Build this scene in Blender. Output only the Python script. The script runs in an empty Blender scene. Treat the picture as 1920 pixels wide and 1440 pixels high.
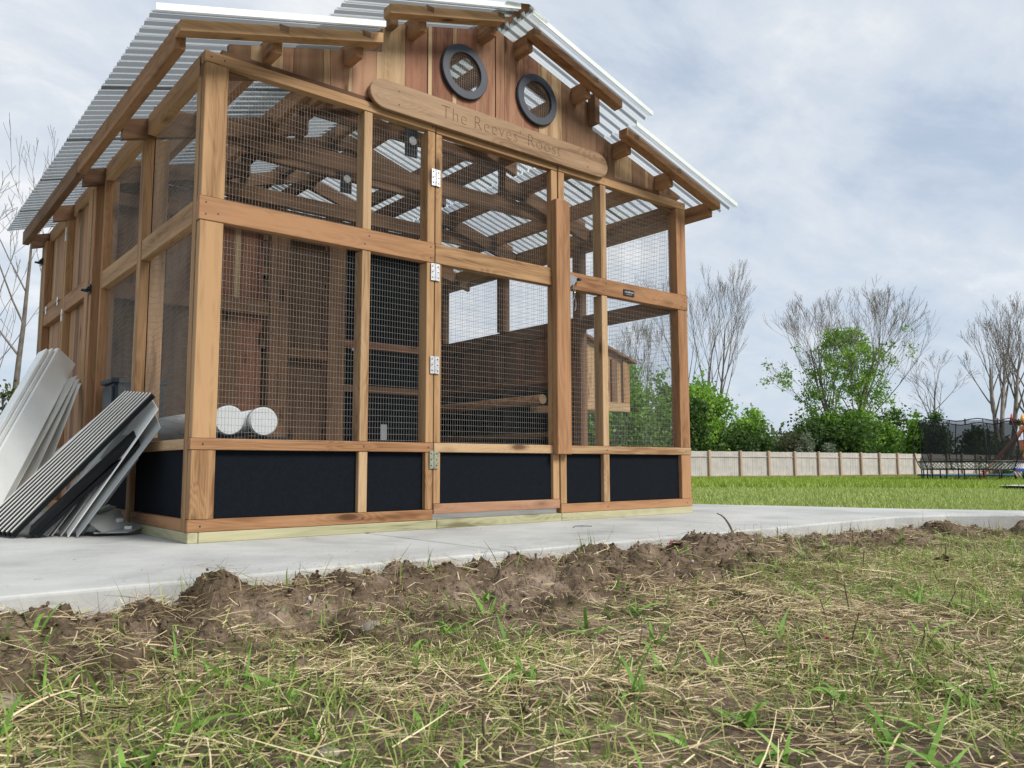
import bpy, bmesh, math, random
import numpy as np
from mathutils import Vector, Matrix, Euler

S = bpy.context.scene
COL = S.collection
RND = random.Random(7)
NP = np.random.RandomState(7)

# ------------------------------------------------------------------ camera
CAM = Vector((-0.9183, -2.8898, 0.2664))
YAW, PIT, ROL, FPX = 0.688233, 0.10191, -0.002447, 1501.87
fw = Vector((math.sin(YAW) * math.cos(PIT), math.cos(YAW) * math.cos(PIT), math.sin(PIT)))
rt = Vector((math.cos(YAW), -math.sin(YAW), 0)); up = rt.cross(fw)
r2 = rt * math.cos(ROL) + up * math.sin(ROL); u2 = -rt * math.sin(ROL) + up * math.cos(ROL)
cd = bpy.data.cameras.new("camera"); cam = bpy.data.objects.new("camera", cd); COL.objects.link(cam)
cam.matrix_world = Matrix(((r2.x, u2.x, -fw.x, CAM.x), (r2.y, u2.y, -fw.y, CAM.y), (r2.z, u2.z, -fw.z, CAM.z), (0, 0, 0, 1)))
cd.sensor_fit = 'HORIZONTAL'; cd.sensor_width = 36; cd.lens = FPX / 1920 * 36
cd.clip_start = 0.02; cd.clip_end = 3000
cd.dof.use_dof = True; cd.dof.focus_distance = 3.6; cd.dof.aperture_fstop = 16
S.camera = cam

# ------------------------------------------------------------------ world, sun, exposure
SUN_EL, SUN_AZ = math.radians(42), math.radians(160)      # azimuth clockwise from +Y
W_ = bpy.data.worlds.new("World"); S.world = W_; W_.use_nodes = True
nt = W_.node_tree; nt.nodes.clear()
def N(t, typ, **kw):
    n = t.nodes.new(typ)
    for k, v in kw.items():
        if k.startswith('_'): setattr(n, k[1:], v)
        else: n.inputs[k.replace('~', ' ')].default_value = v
    return n
def ramp(t, stops, interp='LINEAR'):
    n = t.nodes.new('ShaderNodeValToRGB'); n.color_ramp.interpolation = interp
    e = n.color_ramp.elements
    while len(e) > 1: e.remove(e[-1])
    e[0].position = stops[0][0]; e[0].color = (*stops[0][1], 1)
    for p, c in stops[1:]:
        k = e.new(p); k.color = (*c, 1)
    return n
def g(v): return (v, v, v)
sky = N(nt, 'ShaderNodeTexSky'); sky.sky_type = 'NISHITA'; sky.sun_disc = False
sky.sun_elevation = SUN_EL; sky.sun_rotation = SUN_AZ
tc = N(nt, 'ShaderNodeTexCoord'); sep = N(nt, 'ShaderNodeSeparateXYZ'); nt.links.new(tc.outputs['Generated'], sep.inputs[0])
mz = N(nt, 'ShaderNodeMath', _operation='MAXIMUM'); nt.links.new(sep.outputs[2], mz.inputs[0]); mz.inputs[1].default_value = 0.0
az = N(nt, 'ShaderNodeMath', _operation='ADD'); nt.links.new(mz.outputs[0], az.inputs[0]); az.inputs[1].default_value = 0.30
vd = N(nt, 'ShaderNodeVectorMath', _operation='DIVIDE'); nt.links.new(tc.outputs['Generated'], vd.inputs[0])
cmb = N(nt, 'ShaderNodeCombineXYZ')
for i in range(3): nt.links.new(az.outputs[0], cmb.inputs[i])
nt.links.new(cmb.outputs[0], vd.inputs[1])
mp = N(nt, 'ShaderNodeMapping'); mp.inputs['Rotation'].default_value = (0, 0, math.radians(28)); mp.inputs['Scale'].default_value = (1.0, 1.45, 0.0)
nt.links.new(vd.outputs[0], mp.inputs[0])
n1 = N(nt, 'ShaderNodeTexNoise', Scale=2.7, Detail=9.0, Roughness=0.6, Distortion=0.25); nt.links.new(mp.outputs[0], n1.inputs['Vector'])
n2 = N(nt, 'ShaderNodeTexNoise', Scale=0.42, Detail=3.0, Roughness=0.5); nt.links.new(vd.outputs[0], n2.inputs['Vector'])
mixn = N(nt, 'ShaderNodeMix', _data_type='FLOAT', Factor=0.42)
nt.links.new(n1.outputs[0], mixn.inputs[2]); nt.links.new(n2.outputs[0], mixn.inputs[3])
cr = ramp(nt, [(0.37, (4.6, 5.3, 6.3)), (0.46, (5.3, 5.85, 6.6)), (0.52, (6.0, 6.4, 6.9)), (0.60, (7.7, 7.75, 7.8))])
nt.links.new(mixn.outputs[0], cr.inputs[0])
cov = ramp(nt, [(0.30, g(0.62)), (0.45, g(0.93))]); nt.links.new(mixn.outputs[0], cov.inputs[0])
hz = ramp(nt, [(0.0, g(0.75)), (0.12, g(0.35)), (0.3, g(0.0))]); nt.links.new(mz.outputs[0], hz.inputs[0])
mh = N(nt, 'ShaderNodeMix', _data_type='RGBA'); nt.links.new(hz.outputs[0], mh.inputs[0]); nt.links.new(cr.outputs[0], mh.inputs[6]); mh.inputs[7].default_value = (4.3, 5.2, 6.3, 1)
mc = N(nt, 'ShaderNodeMix', _data_type='RGBA'); nt.links.new(cov.outputs[0], mc.inputs[0])
nt.links.new(sky.outputs[0], mc.inputs[6]); nt.links.new(mh.outputs[2], mc.inputs[7])
bg = N(nt, 'ShaderNodeBackground', Strength=0.1); nt.links.new(mc.outputs[2], bg.inputs[0])
wo = N(nt, 'ShaderNodeOutputWorld'); nt.links.new(bg.outputs[0], wo.inputs[0])

sl = bpy.data.lights.new("sun", 'SUN'); sl.energy = 3.1; sl.angle = math.radians(20); sl.color = (1.0, 0.955, 0.88)
so = bpy.data.objects.new("sun", sl); COL.objects.link(so)
sd = Vector((math.sin(SUN_AZ) * math.cos(SUN_EL), math.cos(SUN_AZ) * math.cos(SUN_EL), math.sin(SUN_EL)))
so.rotation_euler = sd.to_track_quat('Z', 'Y').to_euler()
S.view_settings.view_transform = 'Standard'; S.view_settings.look = 'None'
S.view_settings.exposure = 0.36; S.view_settings.gamma = 1.0; S.view_settings.use_curve_mapping = False
S.cycles.max_bounces = 8; S.cycles.transparent_max_bounces = 24; S.cycles.diffuse_bounces = 4

# ------------------------------------------------------------------ materials
def mat(name):
    m = bpy.data.materials.new(name); m.use_nodes = True; t = m.node_tree; t.nodes.clear()
    o = t.nodes.new('ShaderNodeOutputMaterial'); b = t.nodes.new('ShaderNodeBsdfPrincipled')
    t.links.new(b.outputs[0], o.inputs[0]); return m, t, b
def plain(name, c, rough=0.5, metal=0.0, var=0.0, scale=8, bump=0.0):
    m, t, b = mat(name); b.inputs['Roughness'].default_value = rough; b.inputs['Metallic'].default_value = metal
    tcn = N(t, 'ShaderNodeTexCoord'); n = N(t, 'ShaderNodeTexNoise', Scale=scale, Detail=5.0); t.links.new(tcn.outputs['Object'], n.inputs[0])
    lo = tuple(x * (1 - var) for x in c); hi = tuple(min(1, x * (1 + var)) for x in c)
    r = ramp(t, [(0.3, lo), (0.7, hi)]); t.links.new(n.outputs[0], r.inputs[0]); t.links.new(r.outputs[0], b.inputs['Base Color'])
    if bump:
        bp = N(t, 'ShaderNodeBump', Strength=bump, Distance=0.005); t.links.new(n.outputs[0], bp.inputs['Height']); t.links.new(bp.outputs[0], b.inputs['Normal'])
    return m
def spec(m, v):
    for n_ in m.node_tree.nodes:
        if n_.type == 'BSDF_PRINCIPLED': n_.inputs['Specular IOR Level'].default_value = v
def wood(name, a, bcol, dark, knots=True, rough=0.72, ring=1.0, grain=1.0):
    """boards carry their length along local X"""
    m, t, b = mat(name); L = t.links.new
    tcn = N(t, 'ShaderNodeTexCoord'); oi = N(t, 'ShaderNodeObjectInfo')
    off = N(t, 'ShaderNodeMath', _operation='MULTIPLY'); L(oi.outputs['Random'], off.inputs[0]); off.inputs[1].default_value = 37.0
    cx = N(t, 'ShaderNodeCombineXYZ'); L(off.outputs[0], cx.inputs[0]); L(off.outputs[0], cx.inputs[1]); L(off.outputs[0], cx.inputs[2])
    ad = N(t, 'ShaderNodeVectorMath', _operation='ADD'); L(tcn.outputs['Object'], ad.inputs[0]); L(cx.outputs[0], ad.inputs[1])
    # long wavy growth rings
    m1 = N(t, 'ShaderNodeMapping'); m1.inputs['Scale'].default_value = (1.1, 9.0, 9.0); L(ad.outputs[0], m1.inputs[0])
    nn = N(t, 'ShaderNodeTexNoise', Scale=1.0, Detail=2.0, Distortion=0.6); L(m1.outputs[0], nn.inputs[0])
    # knots bend the rings
    m3 = N(t, 'ShaderNodeMapping'); m3.inputs['Scale'].default_value = (2.6, 9.0, 9.0); L(ad.outputs[0], m3.inputs[0])
    vo = N(t, 'ShaderNodeTexVoronoi', Scale=1.0); L(m3.outputs[0], vo.inputs['Vector'])
    kd = N(t, 'ShaderNodeMapRange'); kd.inputs[1].default_value = 0.0; kd.inputs[2].default_value = 0.42; kd.inputs[3].default_value = 0.35; kd.inputs[4].default_value = 0.0; L(vo.outputs['Distance'], kd.inputs[0])
    su = N(t, 'ShaderNodeMath', _operation='ADD'); L(nn.outputs[0], su.inputs[0]); L(kd.outputs[0], su.inputs[1])
    mu = N(t, 'ShaderNodeMath', _operation='MULTIPLY'); L(su.outputs[0], mu.inputs[0]); mu.inputs[1].default_value = 78.0
    sn = N(t, 'ShaderNodeMath', _operation='SINE'); L(mu.outputs[0], sn.inputs[0])
    # fine fibre
    m2 = N(t, 'ShaderNodeMapping'); m2.inputs['Scale'].default_value = (9.0, 330.0, 330.0); L(ad.outputs[0], m2.inputs[0])
    nf = N(t, 'ShaderNodeTexNoise', Scale=1.0, Detail=3.0, Roughness=0.6); L(m2.outputs[0], nf.inputs[0])
    m4 = N(t, 'ShaderNodeMapping'); m4.inputs['Scale'].default_value = (1.6, 26.0, 26.0); L(ad.outputs[0], m4.inputs[0])
    nb = N(t, 'ShaderNodeTexNoise', Scale=1.0, Detail=4.0, Roughness=0.55); L(m4.outputs[0], nb.inputs[0])
    f1 = N(t, 'ShaderNodeMath', _operation='MULTIPLY_ADD'); L(sn.outputs[0], f1.inputs[0]); f1.inputs[1].default_value = 0.05 * ring; L(nb.outputs[0], f1.inputs[2])
    f2 = N(t, 'ShaderNodeMath', _operation='MULTIPLY_ADD'); L(nf.outputs[0], f2.inputs[0]); f2.inputs[1].default_value = 0.42 * grain; L(f1.outputs[0], f2.inputs[2])
    f3 = N(t, 'ShaderNodeMath', _operation='MULTIPLY_ADD'); L(oi.outputs['Random'], f3.inputs[0]); f3.inputs[1].default_value = 0.22; L(f2.outputs[0], f3.inputs[2])
    r = ramp(t, [(0.55, dark), (0.72, bcol), (0.92, a), (1.15 if False else 1.0, tuple(min(1, x * 1.08) for x in a))]); L(f3.outputs[0], r.inputs[0])
    col = r.outputs[0]
    if knots:
        kr = ramp(t, [(0.0, g(1)), (0.085, g(0.9)), (0.13, g(0.35)), (0.2, g(0))]); L(vo.outputs['Distance'], kr.inputs[0])
        mx = N(t, 'ShaderNodeMix', _data_type='RGBA'); L(kr.outputs[0], mx.inputs[0]); L(col, mx.inputs[6]); mx.inputs[7].default_value = (*tuple(x * 0.5 for x in dark), 1)
        col = mx.outputs[2]
    L(col, b.inputs['Base Color']); b.inputs['Roughness'].default_value = rough
    b.inputs['Specular IOR Level'].default_value = 0.25
    bp = N(t, 'ShaderNodeBump', Strength=0.25, Distance=0.0015); L(f2.outputs[0], bp.inputs['Height']); L(bp.outputs[0], b.inputs['Normal'])
    return m
WT = wood("wood_tan", (.395, .240, .120), (.30, .172, .082), (.17, .085, .036))
WR = wood("wood_reddish", (.345, .185, .092), (.255, .130, .060), (.15, .065, .027))
WP = wood("wood_pale", (.43, .29, .165), (.34, .215, .112), (.21, .11, .05))
CR = wood("cedar_red", (.28, .132, .080), (.21, .093, .055), (.11, .042, .024), ring=.6)
CP = wood("cedar_pink", (.36, .205, .125), (.29, .15, .088), (.16, .07, .038), ring=.6)
CC = wood("cedar_cream", (.47, .335, .20), (.39, .26, .145), (.23, .13, .065), knots=False, ring=.6)
CB = wood("cedar_brown_and_shaded", (.22, .125, .072), (.165, .088, .048), (.085, .038, .02), ring=.6)  # brown outer boards; on inner framing it stands in for shade
CD = wood("cedar_shade_dark", (.15, .083, .048), (.11, .058, .032), (.05, .024, .014), ring=.6)  # same cedar, indoor shade put into a darker colour
WG = wood("wood_treated_green", (.40, .375, .235), (.31, .305, .18), (.15, .13, .065))
WS = wood("wood_sign", (.34, .222, .128), (.28, .175, .096), (.17, .095, .048), knots=False, ring=.9, rough=.5)
WF = wood("wood_fence_weathered", (.52, .45, .40), (.44, .37, .325), (.28, .22, .19), knots=False)
WFB = plain('fence_boards_pale', (.46, .43, .405), .85, 0, .14, 2.3)
WFP = wood("wood_fence_post", (.44, .32, .23), (.36, .26, .18), (.22, .14, .09), knots=False)
WPL = wood("wood_playset_redbrown", (.24, .08, .04), (.19, .06, .03), (.10, .03, .015), knots=False)
BLK = plain("chalk_black_panel", (.0052, .0074, .0112), 0.9, 0, .22, 90, .12)
for n_ in BLK.node_tree.nodes:
    if n_.type == "BSDF_PRINCIPLED": n_.inputs["Specular IOR Level"].default_value = .12
RING = plain("ring_dark_navy", (.022, .030, .048), 0.5, 0, .15, 30)
GALV = plain("galvanised_wire", (.30, .30, .285), 0.5, 0.6, .15, 40)
GALVS = plain("galvanised_wire_side", (.27, .27, .255), 0.5, 0.7, .15, 40)
ZINC = plain("zinc_hinge", (.62, .62, .63), 0.38, 0.75, .2, 90, .2)
CHR = plain("polished_steel", (.42, .42, .43), .16, 1.0, .1, 60)
ZINC2 = plain("dull_hinge", (.33, .34, .26), 0.5, 0.7, .3, 70, .2)
SCREW = plain("dark_screw", (.05, .05, .055), .45, .6)
BLKM = plain("black_bracket", (.012, .014, .02), .45, .2, .2)
PVC = plain("white_pvc", (.58, .61, .63), .3, 0, .05, 12)
PVCW = plain("white_panel_plastic", (.80, .82, .80), .32, 0, .06, 6)
PVCG = plain("grey_panel_plastic", (.36, .38, .38), .42, 0, .12, 7)
PVCC = plain("cream_panel_plastic", (.50, .485, .44), .5, 0, .12, 7)
EDGEW = plain("slat_white_edge", (.84, .83, .80), .4, 0, .05, 9)
EDGEK = plain("slat_black_face", (.008, .010, .012), .5, 0, .3, 9); spec(EDGEK, .15)
BARK = plain("bark_grey", (.135, .115, .10), .9, 0, .45, 3, .3)
BARKL = plain("bark_light", (.25, .215, .19), .9, 0, .35, 3, .3)
TWIG = plain("twig_brown", (.19, .165, .145), .9, 0, .3, 3)
NETM = None
def leafmat(name, c1, c2, trans=.35):
    m, t, b = mat(name); L = t.links.new
    at_ = N(t, 'ShaderNodeAttribute'); at_.attribute_name = 'Col'
    L(at_.outputs['Color'], b.inputs['Base Color']); b.inputs['Roughness'].default_value = .55
    b.inputs['Specular IOR Level'].default_value = 0.3
    tr = N(t, 'ShaderNodeBsdfTranslucent'); L(at_.outputs['Color'], tr.inputs[0])
    ms = N(t, 'ShaderNodeMixShader'); ms.inputs[0].default_value = trans
    o = [n for n in t.nodes if n.type == 'OUTPUT_MATERIAL'][0]
    L(b.outputs[0], ms.inputs[1]); L(tr.outputs[0], ms.inputs[2]); L(ms.outputs[0], o.inputs[0])
    return m
LEAF = leafmat("leaf_foliage", None, None, .4)
BLADE = leafmat("grass_blade", None, None, .3)
STRAWM = leafmat("dry_straw", None, None, .12)
# clear corrugated sheet
def polymat(nm="clear_polycarbonate", k=1.0):
    m, t, b = mat(nm); L = t.links.new; o = [n for n in t.nodes if n.type == 'OUTPUT_MATERIAL'][0]
    lw = N(t, 'ShaderNodeLayerWeight', Blend=0.35)
    r = ramp(t, [(0.0, (.95, .975, .965)), (.6, (.93, .95, .94)), (.85, (.86, .89, .89)), (1.0, (.68, .72, .72))]); L(lw.outputs['Facing'], r.inputs[0])
    tr = N(t, 'ShaderNodeBsdfTransparent'); L(r.outputs[0], tr.inputs[0])
    for e_ in r.color_ramp.elements: e_.color = tuple(c_ * k for c_ in e_.color[:3]) + (1,)
    tl = N(t, 'ShaderNodeBsdfTranslucent', Color=(.92, .94, .93, 1)); df = N(t, 'ShaderNodeBsdfDiffuse', Color=(.78, .81, .80, 1))
    gl = N(t, 'ShaderNodeBsdfGlossy', Roughness=.12, Color=(.9, .95, .95, 1))
    a = N(t, 'ShaderNodeMixShader'); a.inputs[0].default_value = .5; L(tl.outputs[0], a.inputs[1]); L(df.outputs[0], a.inputs[2])
    c = N(t, 'ShaderNodeMixShader'); c.inputs[0].default_value = .42 if k == 1.0 else .12; L(tr.outputs[0], c.inputs[1]); L(a.outputs[0], c.inputs[2])
    fr = N(t, 'ShaderNodeFresnel', IOR=1.25); d = N(t, 'ShaderNodeMixShader'); L(fr.outputs[0], d.inputs[0]); L(c.outputs[0], d.inputs[1]); L(gl.outputs[0], d.inputs[2])
    L(d.outputs[0], o.inputs[0]); return m
POLY = polymat(); POLYB = polymat('polycarbonate_bend_darkened', .26)  # bends use a darker copy, refraction darkening put into the tint
def netmat():
    m, t, b = mat("black_safety_net"); L = t.links.new; o = [n for n in t.nodes if n.type == 'OUTPUT_MATERIAL'][0]
    tr = N(t, 'ShaderNodeBsdfTransparent'); df = N(t, 'ShaderNodeBsdfDiffuse', Color=(.02, .022, .024, 1))
    c = N(t, 'ShaderNodeMixShader'); c.inputs[0].default_value = .60; L(tr.outputs[0], c.inputs[1]); L(df.outputs[0], c.inputs[2]); L(c.outputs[0], o.inputs[0]); return m
NETM = netmat()
def concrete():
    m, t, b = mat("broomed_concrete"); L = t.links.new; tcn = N(t, 'ShaderNodeNewGeometry')
    n = N(t, 'ShaderNodeTexNoise', Scale=2.2, Detail=7.0, Roughness=.6); L(tcn.outputs['Position'], n.inputs[0])
    n3 = N(t, 'ShaderNodeTexNoise', Scale=90.0, Detail=3.0); L(tcn.outputs['Position'], n3.inputs[0])
    mpp = N(t, 'ShaderNodeMapping'); mpp.inputs['Scale'].default_value = (5, 420, 1); mpp.inputs['Rotation'].default_value = (0, 0, .04); L(tcn.outputs['Position'], mpp.inputs[0])
    nb = N(t, 'ShaderNodeTexNoise', Scale=1.0, Detail=2.0); L(mpp.outputs[0], nb.inputs[0])
    s = N(t, 'ShaderNodeMath', _operation='MULTIPLY_ADD'); L(n3.outputs[0], s.inputs[0]); s.inputs[1].default_value = .25; L(n.outputs[0], s.inputs[2])
    r = ramp(t, [(.42, (.31, .315, .305)), (.62, (.42, .425, .412)), (.8, (.49, .495, .48))]); L(s.outputs[0], r.inputs[0]); L(r.outputs[0], b.inputs['Base Color'])
    st_n = N(t, 'ShaderNodeTexNoise', Scale=.9, Detail=5.0, Roughness=.65, Distortion=1.2); L(tcn.outputs['Position'], st_n.inputs[0])
    sr = ramp(t, [(.36, g(.80)), (.46, g(1.0)), (.60, g(1.0)), (.66, g(1.07))]); L(st_n.outputs[0], sr.inputs[0])
    br = ramp(t, [(.3, g(.93)), (.7, g(1.05))]); L(nb.outputs[0], br.inputs[0])
    m1_ = N(t, 'ShaderNodeMix', _data_type='RGBA', _blend_type='MULTIPLY', Factor=1.0); L(r.outputs[0], m1_.inputs[6]); L(sr.outputs[0], m1_.inputs[7])
    m2_ = N(t, 'ShaderNodeMix', _data_type='RGBA', _blend_type='MULTIPLY', Factor=1.0); L(m1_.outputs[2], m2_.inputs[6]); L(br.outputs[0], m2_.inputs[7]); L(m2_.outputs[2], b.inputs['Base Color'])
    b.inputs['Roughness'].default_value = .85
    h = N(t, 'ShaderNodeMath', _operation='ADD'); L(nb.outputs[0], h.inputs[0]); L(n3.outputs[0], h.inputs[1])
    bp = N(t, 'ShaderNodeBump', Strength=.35, Distance=.0015); L(h.outputs[0], bp.inputs['Height']); L(bp.outputs[0], b.inputs['Normal'])
    return m
CONC = concrete()
def groundmat():
    m, t, b = mat("soil_and_turf"); L = t.links.new; ge = N(t, 'ShaderNodeNewGeometry')
    n = N(t, 'ShaderNodeTexNoise', Scale=7.0, Detail=9.0, Roughness=.65); L(ge.outputs['Position'], n.inputs[0])
    nf = N(t, 'ShaderNodeTexNoise', Scale=120.0, Detail=6.0, Roughness=.7); L(ge.outputs['Position'], nf.inputs[0])
    v = N(t, 'ShaderNodeTexVoronoi', Scale=85.0); L(ge.outputs['Position'], v.inputs['Vector'])
    s = N(t, 'ShaderNodeMath', _operation='MULTIPLY_ADD'); L(nf.outputs[0], s.inputs[0]); s.inputs[1].default_value = .45; L(n.outputs[0], s.inputs[2])
    soil = ramp(t, [(.48, (.028, .018, .012)), (.62, (.078, .053, .037)), (.78, (.165, .118, .086)), (.94, (.30, .23, .18))]); L(s.outputs[0], soil.inputs[0])
    turf = ramp(t, [(.5, (.06, .085, .02)), (.75, (.14, .165, .045)), (.95, (.24, .22, .09))]); L(s.outputs[0], turf.inputs[0])
    at_ = N(t, 'ShaderNodeAttribute'); at_.attribute_name = 'Turf'
    mx = N(t, 'ShaderNodeMix', _data_type='RGBA'); L(at_.outputs['Fac'], mx.inputs[0]); L(soil.outputs[0], mx.inputs[6]); L(turf.outputs[0], mx.inputs[7])
    L(mx.outputs[2], b.inputs['Base Color']); b.inputs['Roughness'].default_value = .95; b.inputs['Specular IOR Level'].default_value = .15
    h = N(t, 'ShaderNodeMath', _operation='MULTIPLY_ADD'); L(v.outputs['Distance'], h.inputs[0]); h.inputs[1].default_value = .5; L(nf.outputs[0], h.inputs[2])
    bp = N(t, 'ShaderNodeBump', Strength=.9, Distance=.006); L(h.outputs[0], bp.inputs['Height']); L(bp.outputs[0], b.inputs['Normal'])
    return m
SOIL = groundmat()

# ------------------------------------------------------------------ helpers
def link(name, me, m=None, parent=None, M=None):
    o = bpy.data.objects.new(name, me); COL.objects.link(o)
    if m is not None: me.materials.append(m)
    if parent is not None: o.parent = parent
    if M is not None: o.matrix_local = M
    return o
def thing(name, label, cat, loc=(0, 0, 0), group=None, rz=0):
    o = bpy.data.objects.new(name, None); COL.objects.link(o); o.location = loc; o.rotation_euler = (0, 0, rz)
    o.empty_display_size = .1; return tag(o, label, cat, group)
def tag(o, label, cat, group=None):
    o['label'] = label; o['category'] = cat
    if group: o['group'] = group
    return o
def struct(o): o['kind'] = 'structure'; return o
def stuff(o): o['kind'] = 'stuff'; return o
def bm_me(name, bm):
    me = bpy.data.meshes.new(name); bm.to_mesh(me); bm.free(); return me
def hull_box(a, b, c, r):
    """chamfered box, half sizes a, b, c"""
    bm = bmesh.new(); r = min(r, a * .4, b * .4, c * .4)
    for sx in (-1, 1):
        for sy in (-1, 1):
            for sz in (-1, 1):
                bm.verts.new((sx * a, sy * (b - r), sz * (c - r))); bm.verts.new((sx * (a - r), sy * b, sz * (c - r))); bm.verts.new((sx * (a - r), sy * (b - r), sz * c))
    bmesh.ops.convex_hull(bm, input=bm.verts)
    return bm
def board(name, p0, p1, w, t, m, parent, side=None, r=.0018, ext=0):
    """board from p0 to p1 (centre line); w across `side`, t across the third axis"""
    p0, p1 = Vector(p0), Vector(p1); d = p1 - p0; ln = d.length; x = d.normalized()
    s = Vector(side) if side is not None else (Vector((1, 0, 0)) if abs(x.x) < .9 else Vector((0, 0, 1)))
    y = (s - x * s.dot(x)).normalized(); z = x.cross(y)
    me = bm_me(name, hull_box(ln / 2 + ext, w / 2, t / 2, r)); c = (p0 + p1) / 2
    M = Matrix(((x.x, y.x, z.x, c.x), (x.y, y.y, z.y, c.y), (x.z, y.z, z.z, c.z), (0, 0, 0, 1)))
    return link(name, me, m, parent, M)
def bxx(name, x0, x1, y0, y1, z0, z1, m, parent, axis=None, r=.0018):
    """axis aligned board; local X along the longest side (or axis)"""
    d = (x1 - x0, y1 - y0, z1 - z0); a = axis if axis is not None else max(range(3), key=lambda i: d[i])
    c = Vector(((x0 + x1) / 2, (y0 + y1) / 2, (z0 + z1) / 2)); e = [Vector((1, 0, 0)), Vector((0, 1, 0)), Vector((0, 0, 1))]
    o3 = [(a + k) % 3 for k in range(3)]
    me = bm_me(name, hull_box(d[o3[0]] / 2, d[o3[1]] / 2, d[o3[2]] / 2, r))
    X, Y, Z = (e[i] for i in o3)
    M = Matrix(((X.x, Y.x, Z.x, c.x), (X.y, Y.y, Z.y, c.y), (X.z, Y.z, Z.z, c.z), (0, 0, 0, 1)))
    return link(name, me, m, parent, M)
def prism_xz(name, pts, y0, y1, m, parent, long='z', r=0):
    """polygon in the xz plane, extruded in y; object space turned so local X runs along the grain"""
    if long == 'z': R = Matrix(((0, 1, 0), (0, 0, 1), (1, 0, 0)))
    else: R = Matrix(((1, 0, 0), (0, 0, -1), (0, 1, 0)))
    Ri = R.inverted(); cx = sum(p[0] for p in pts) / len(pts); cz = sum(p[1] for p in pts) / len(pts)
    c = Vector((cx, (y0 + y1) / 2, cz)); bm = bmesh.new()
    A = [bm.verts.new(Ri @ (Vector((x, y0, z)) - c)) for x, z in pts]; B = [bm.verts.new(Ri @ (Vector((x, y1, z)) - c)) for x, z in pts]
    bm.faces.new(A); bm.faces.new(B[::-1]); n = len(pts)
    for i in range(n): bm.faces.new((A[i], B[i], B[(i + 1) % n], A[(i + 1) % n]))
    bmesh.ops.recalc_face_normals(bm, faces=bm.faces)
    if r: bmesh.ops.bevel(bm, geom=bm.edges[:], offset=r, segments=1, affect='EDGES')
    M = R.to_4x4(); M.translation = c
    return link(name, bm_me(name, bm), m, parent, M)
def np_mesh(name, V, F, cols=None, smooth=False):
    me = bpy.data.meshes.new(name); V = np.asarray(V, np.float32); F = np.asarray(F, np.int32); k = F.shape[1]
    me.vertices.add(len(V)); me.vertices.foreach_set('co', V.ravel())
    me.loops.add(F.size); me.loops.foreach_set('vertex_index', F.ravel())
    me.polygons.add(len(F)); me.polygons.foreach_set('loop_start', np.arange(0, F.size, k, dtype=np.int32)); me.polygons.foreach_set('loop_total', np.full(len(F), k, np.int32))
    if smooth: me.polygons.foreach_set('use_smooth', np.ones(len(F), bool))
    me.update(calc_edges=True)
    if cols is not None:
        a = me.color_attributes.new('Col', 'FLOAT_COLOR', 'POINT'); c = np.ones((len(V), 4), np.float32); c[:, :3] = cols; a.data.foreach_set('color', c.ravel())
    return me
def rods(A, B, r, k=3):
    """thin prisms from points A to B, all at once"""
    A = np.asarray(A, float); B = np.asarray(B, float); n = len(A); d = B - A; d /= np.linalg.norm(d, axis=1)[:, None] + 1e-9
    ref = np.where(np.abs(d[:, 2:3]) > .9, np.array([[1., 0, 0]]), np.array([[0, 0, 1.]]))
    u = np.cross(d, ref); u /= np.linalg.norm(u, axis=1)[:, None]; v = np.cross(d, u)
    r = np.broadcast_to(np.asarray(r, float), (n,)) if np.ndim(r) < 2 else r
    V = []; 
    for P in (A, B):
        for i in range(k):
            a = 2 * math.pi * i / k; V.append(P + (u * math.cos(a) + v * math.sin(a)) * r[:, None])
    V = np.stack(V, 1).reshape(-1, 3); base = np.arange(n)[:, None] * 2 * k
    F = [np.concatenate([base + i, base + (i + 1) % k, base + k + (i + 1) % k, base + k + i], 1) for i in range(k)]
    return V, np.concatenate(F, 0)
def cyl(name, p0, p1, r, m, parent=None, seg=16, r1=None, bevel=0):
    p0, p1 = Vector(p0), Vector(p1); d = p1 - p0; bm = bmesh.new()
    bmesh.ops.create_cone(bm, cap_ends=True, segments=seg, radius1=r, radius2=r if r1 is None else r1, depth=d.length)
    if bevel: bmesh.ops.bevel(bm, geom=[e for e in bm.edges if len(e.link_faces) == 2 and any(len(f.verts) > 4 for f in e.link_faces)], offset=bevel, segments=2, affect='EDGES')
    for f in bm.faces: f.smooth = len(f.verts) <= 4
    q = d.to_track_quat('Z', 'Y').to_matrix().to_4x4(); q.translation = (p0 + p1) / 2
    return link(name, bm_me(name, bm), m, parent, q)

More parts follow.
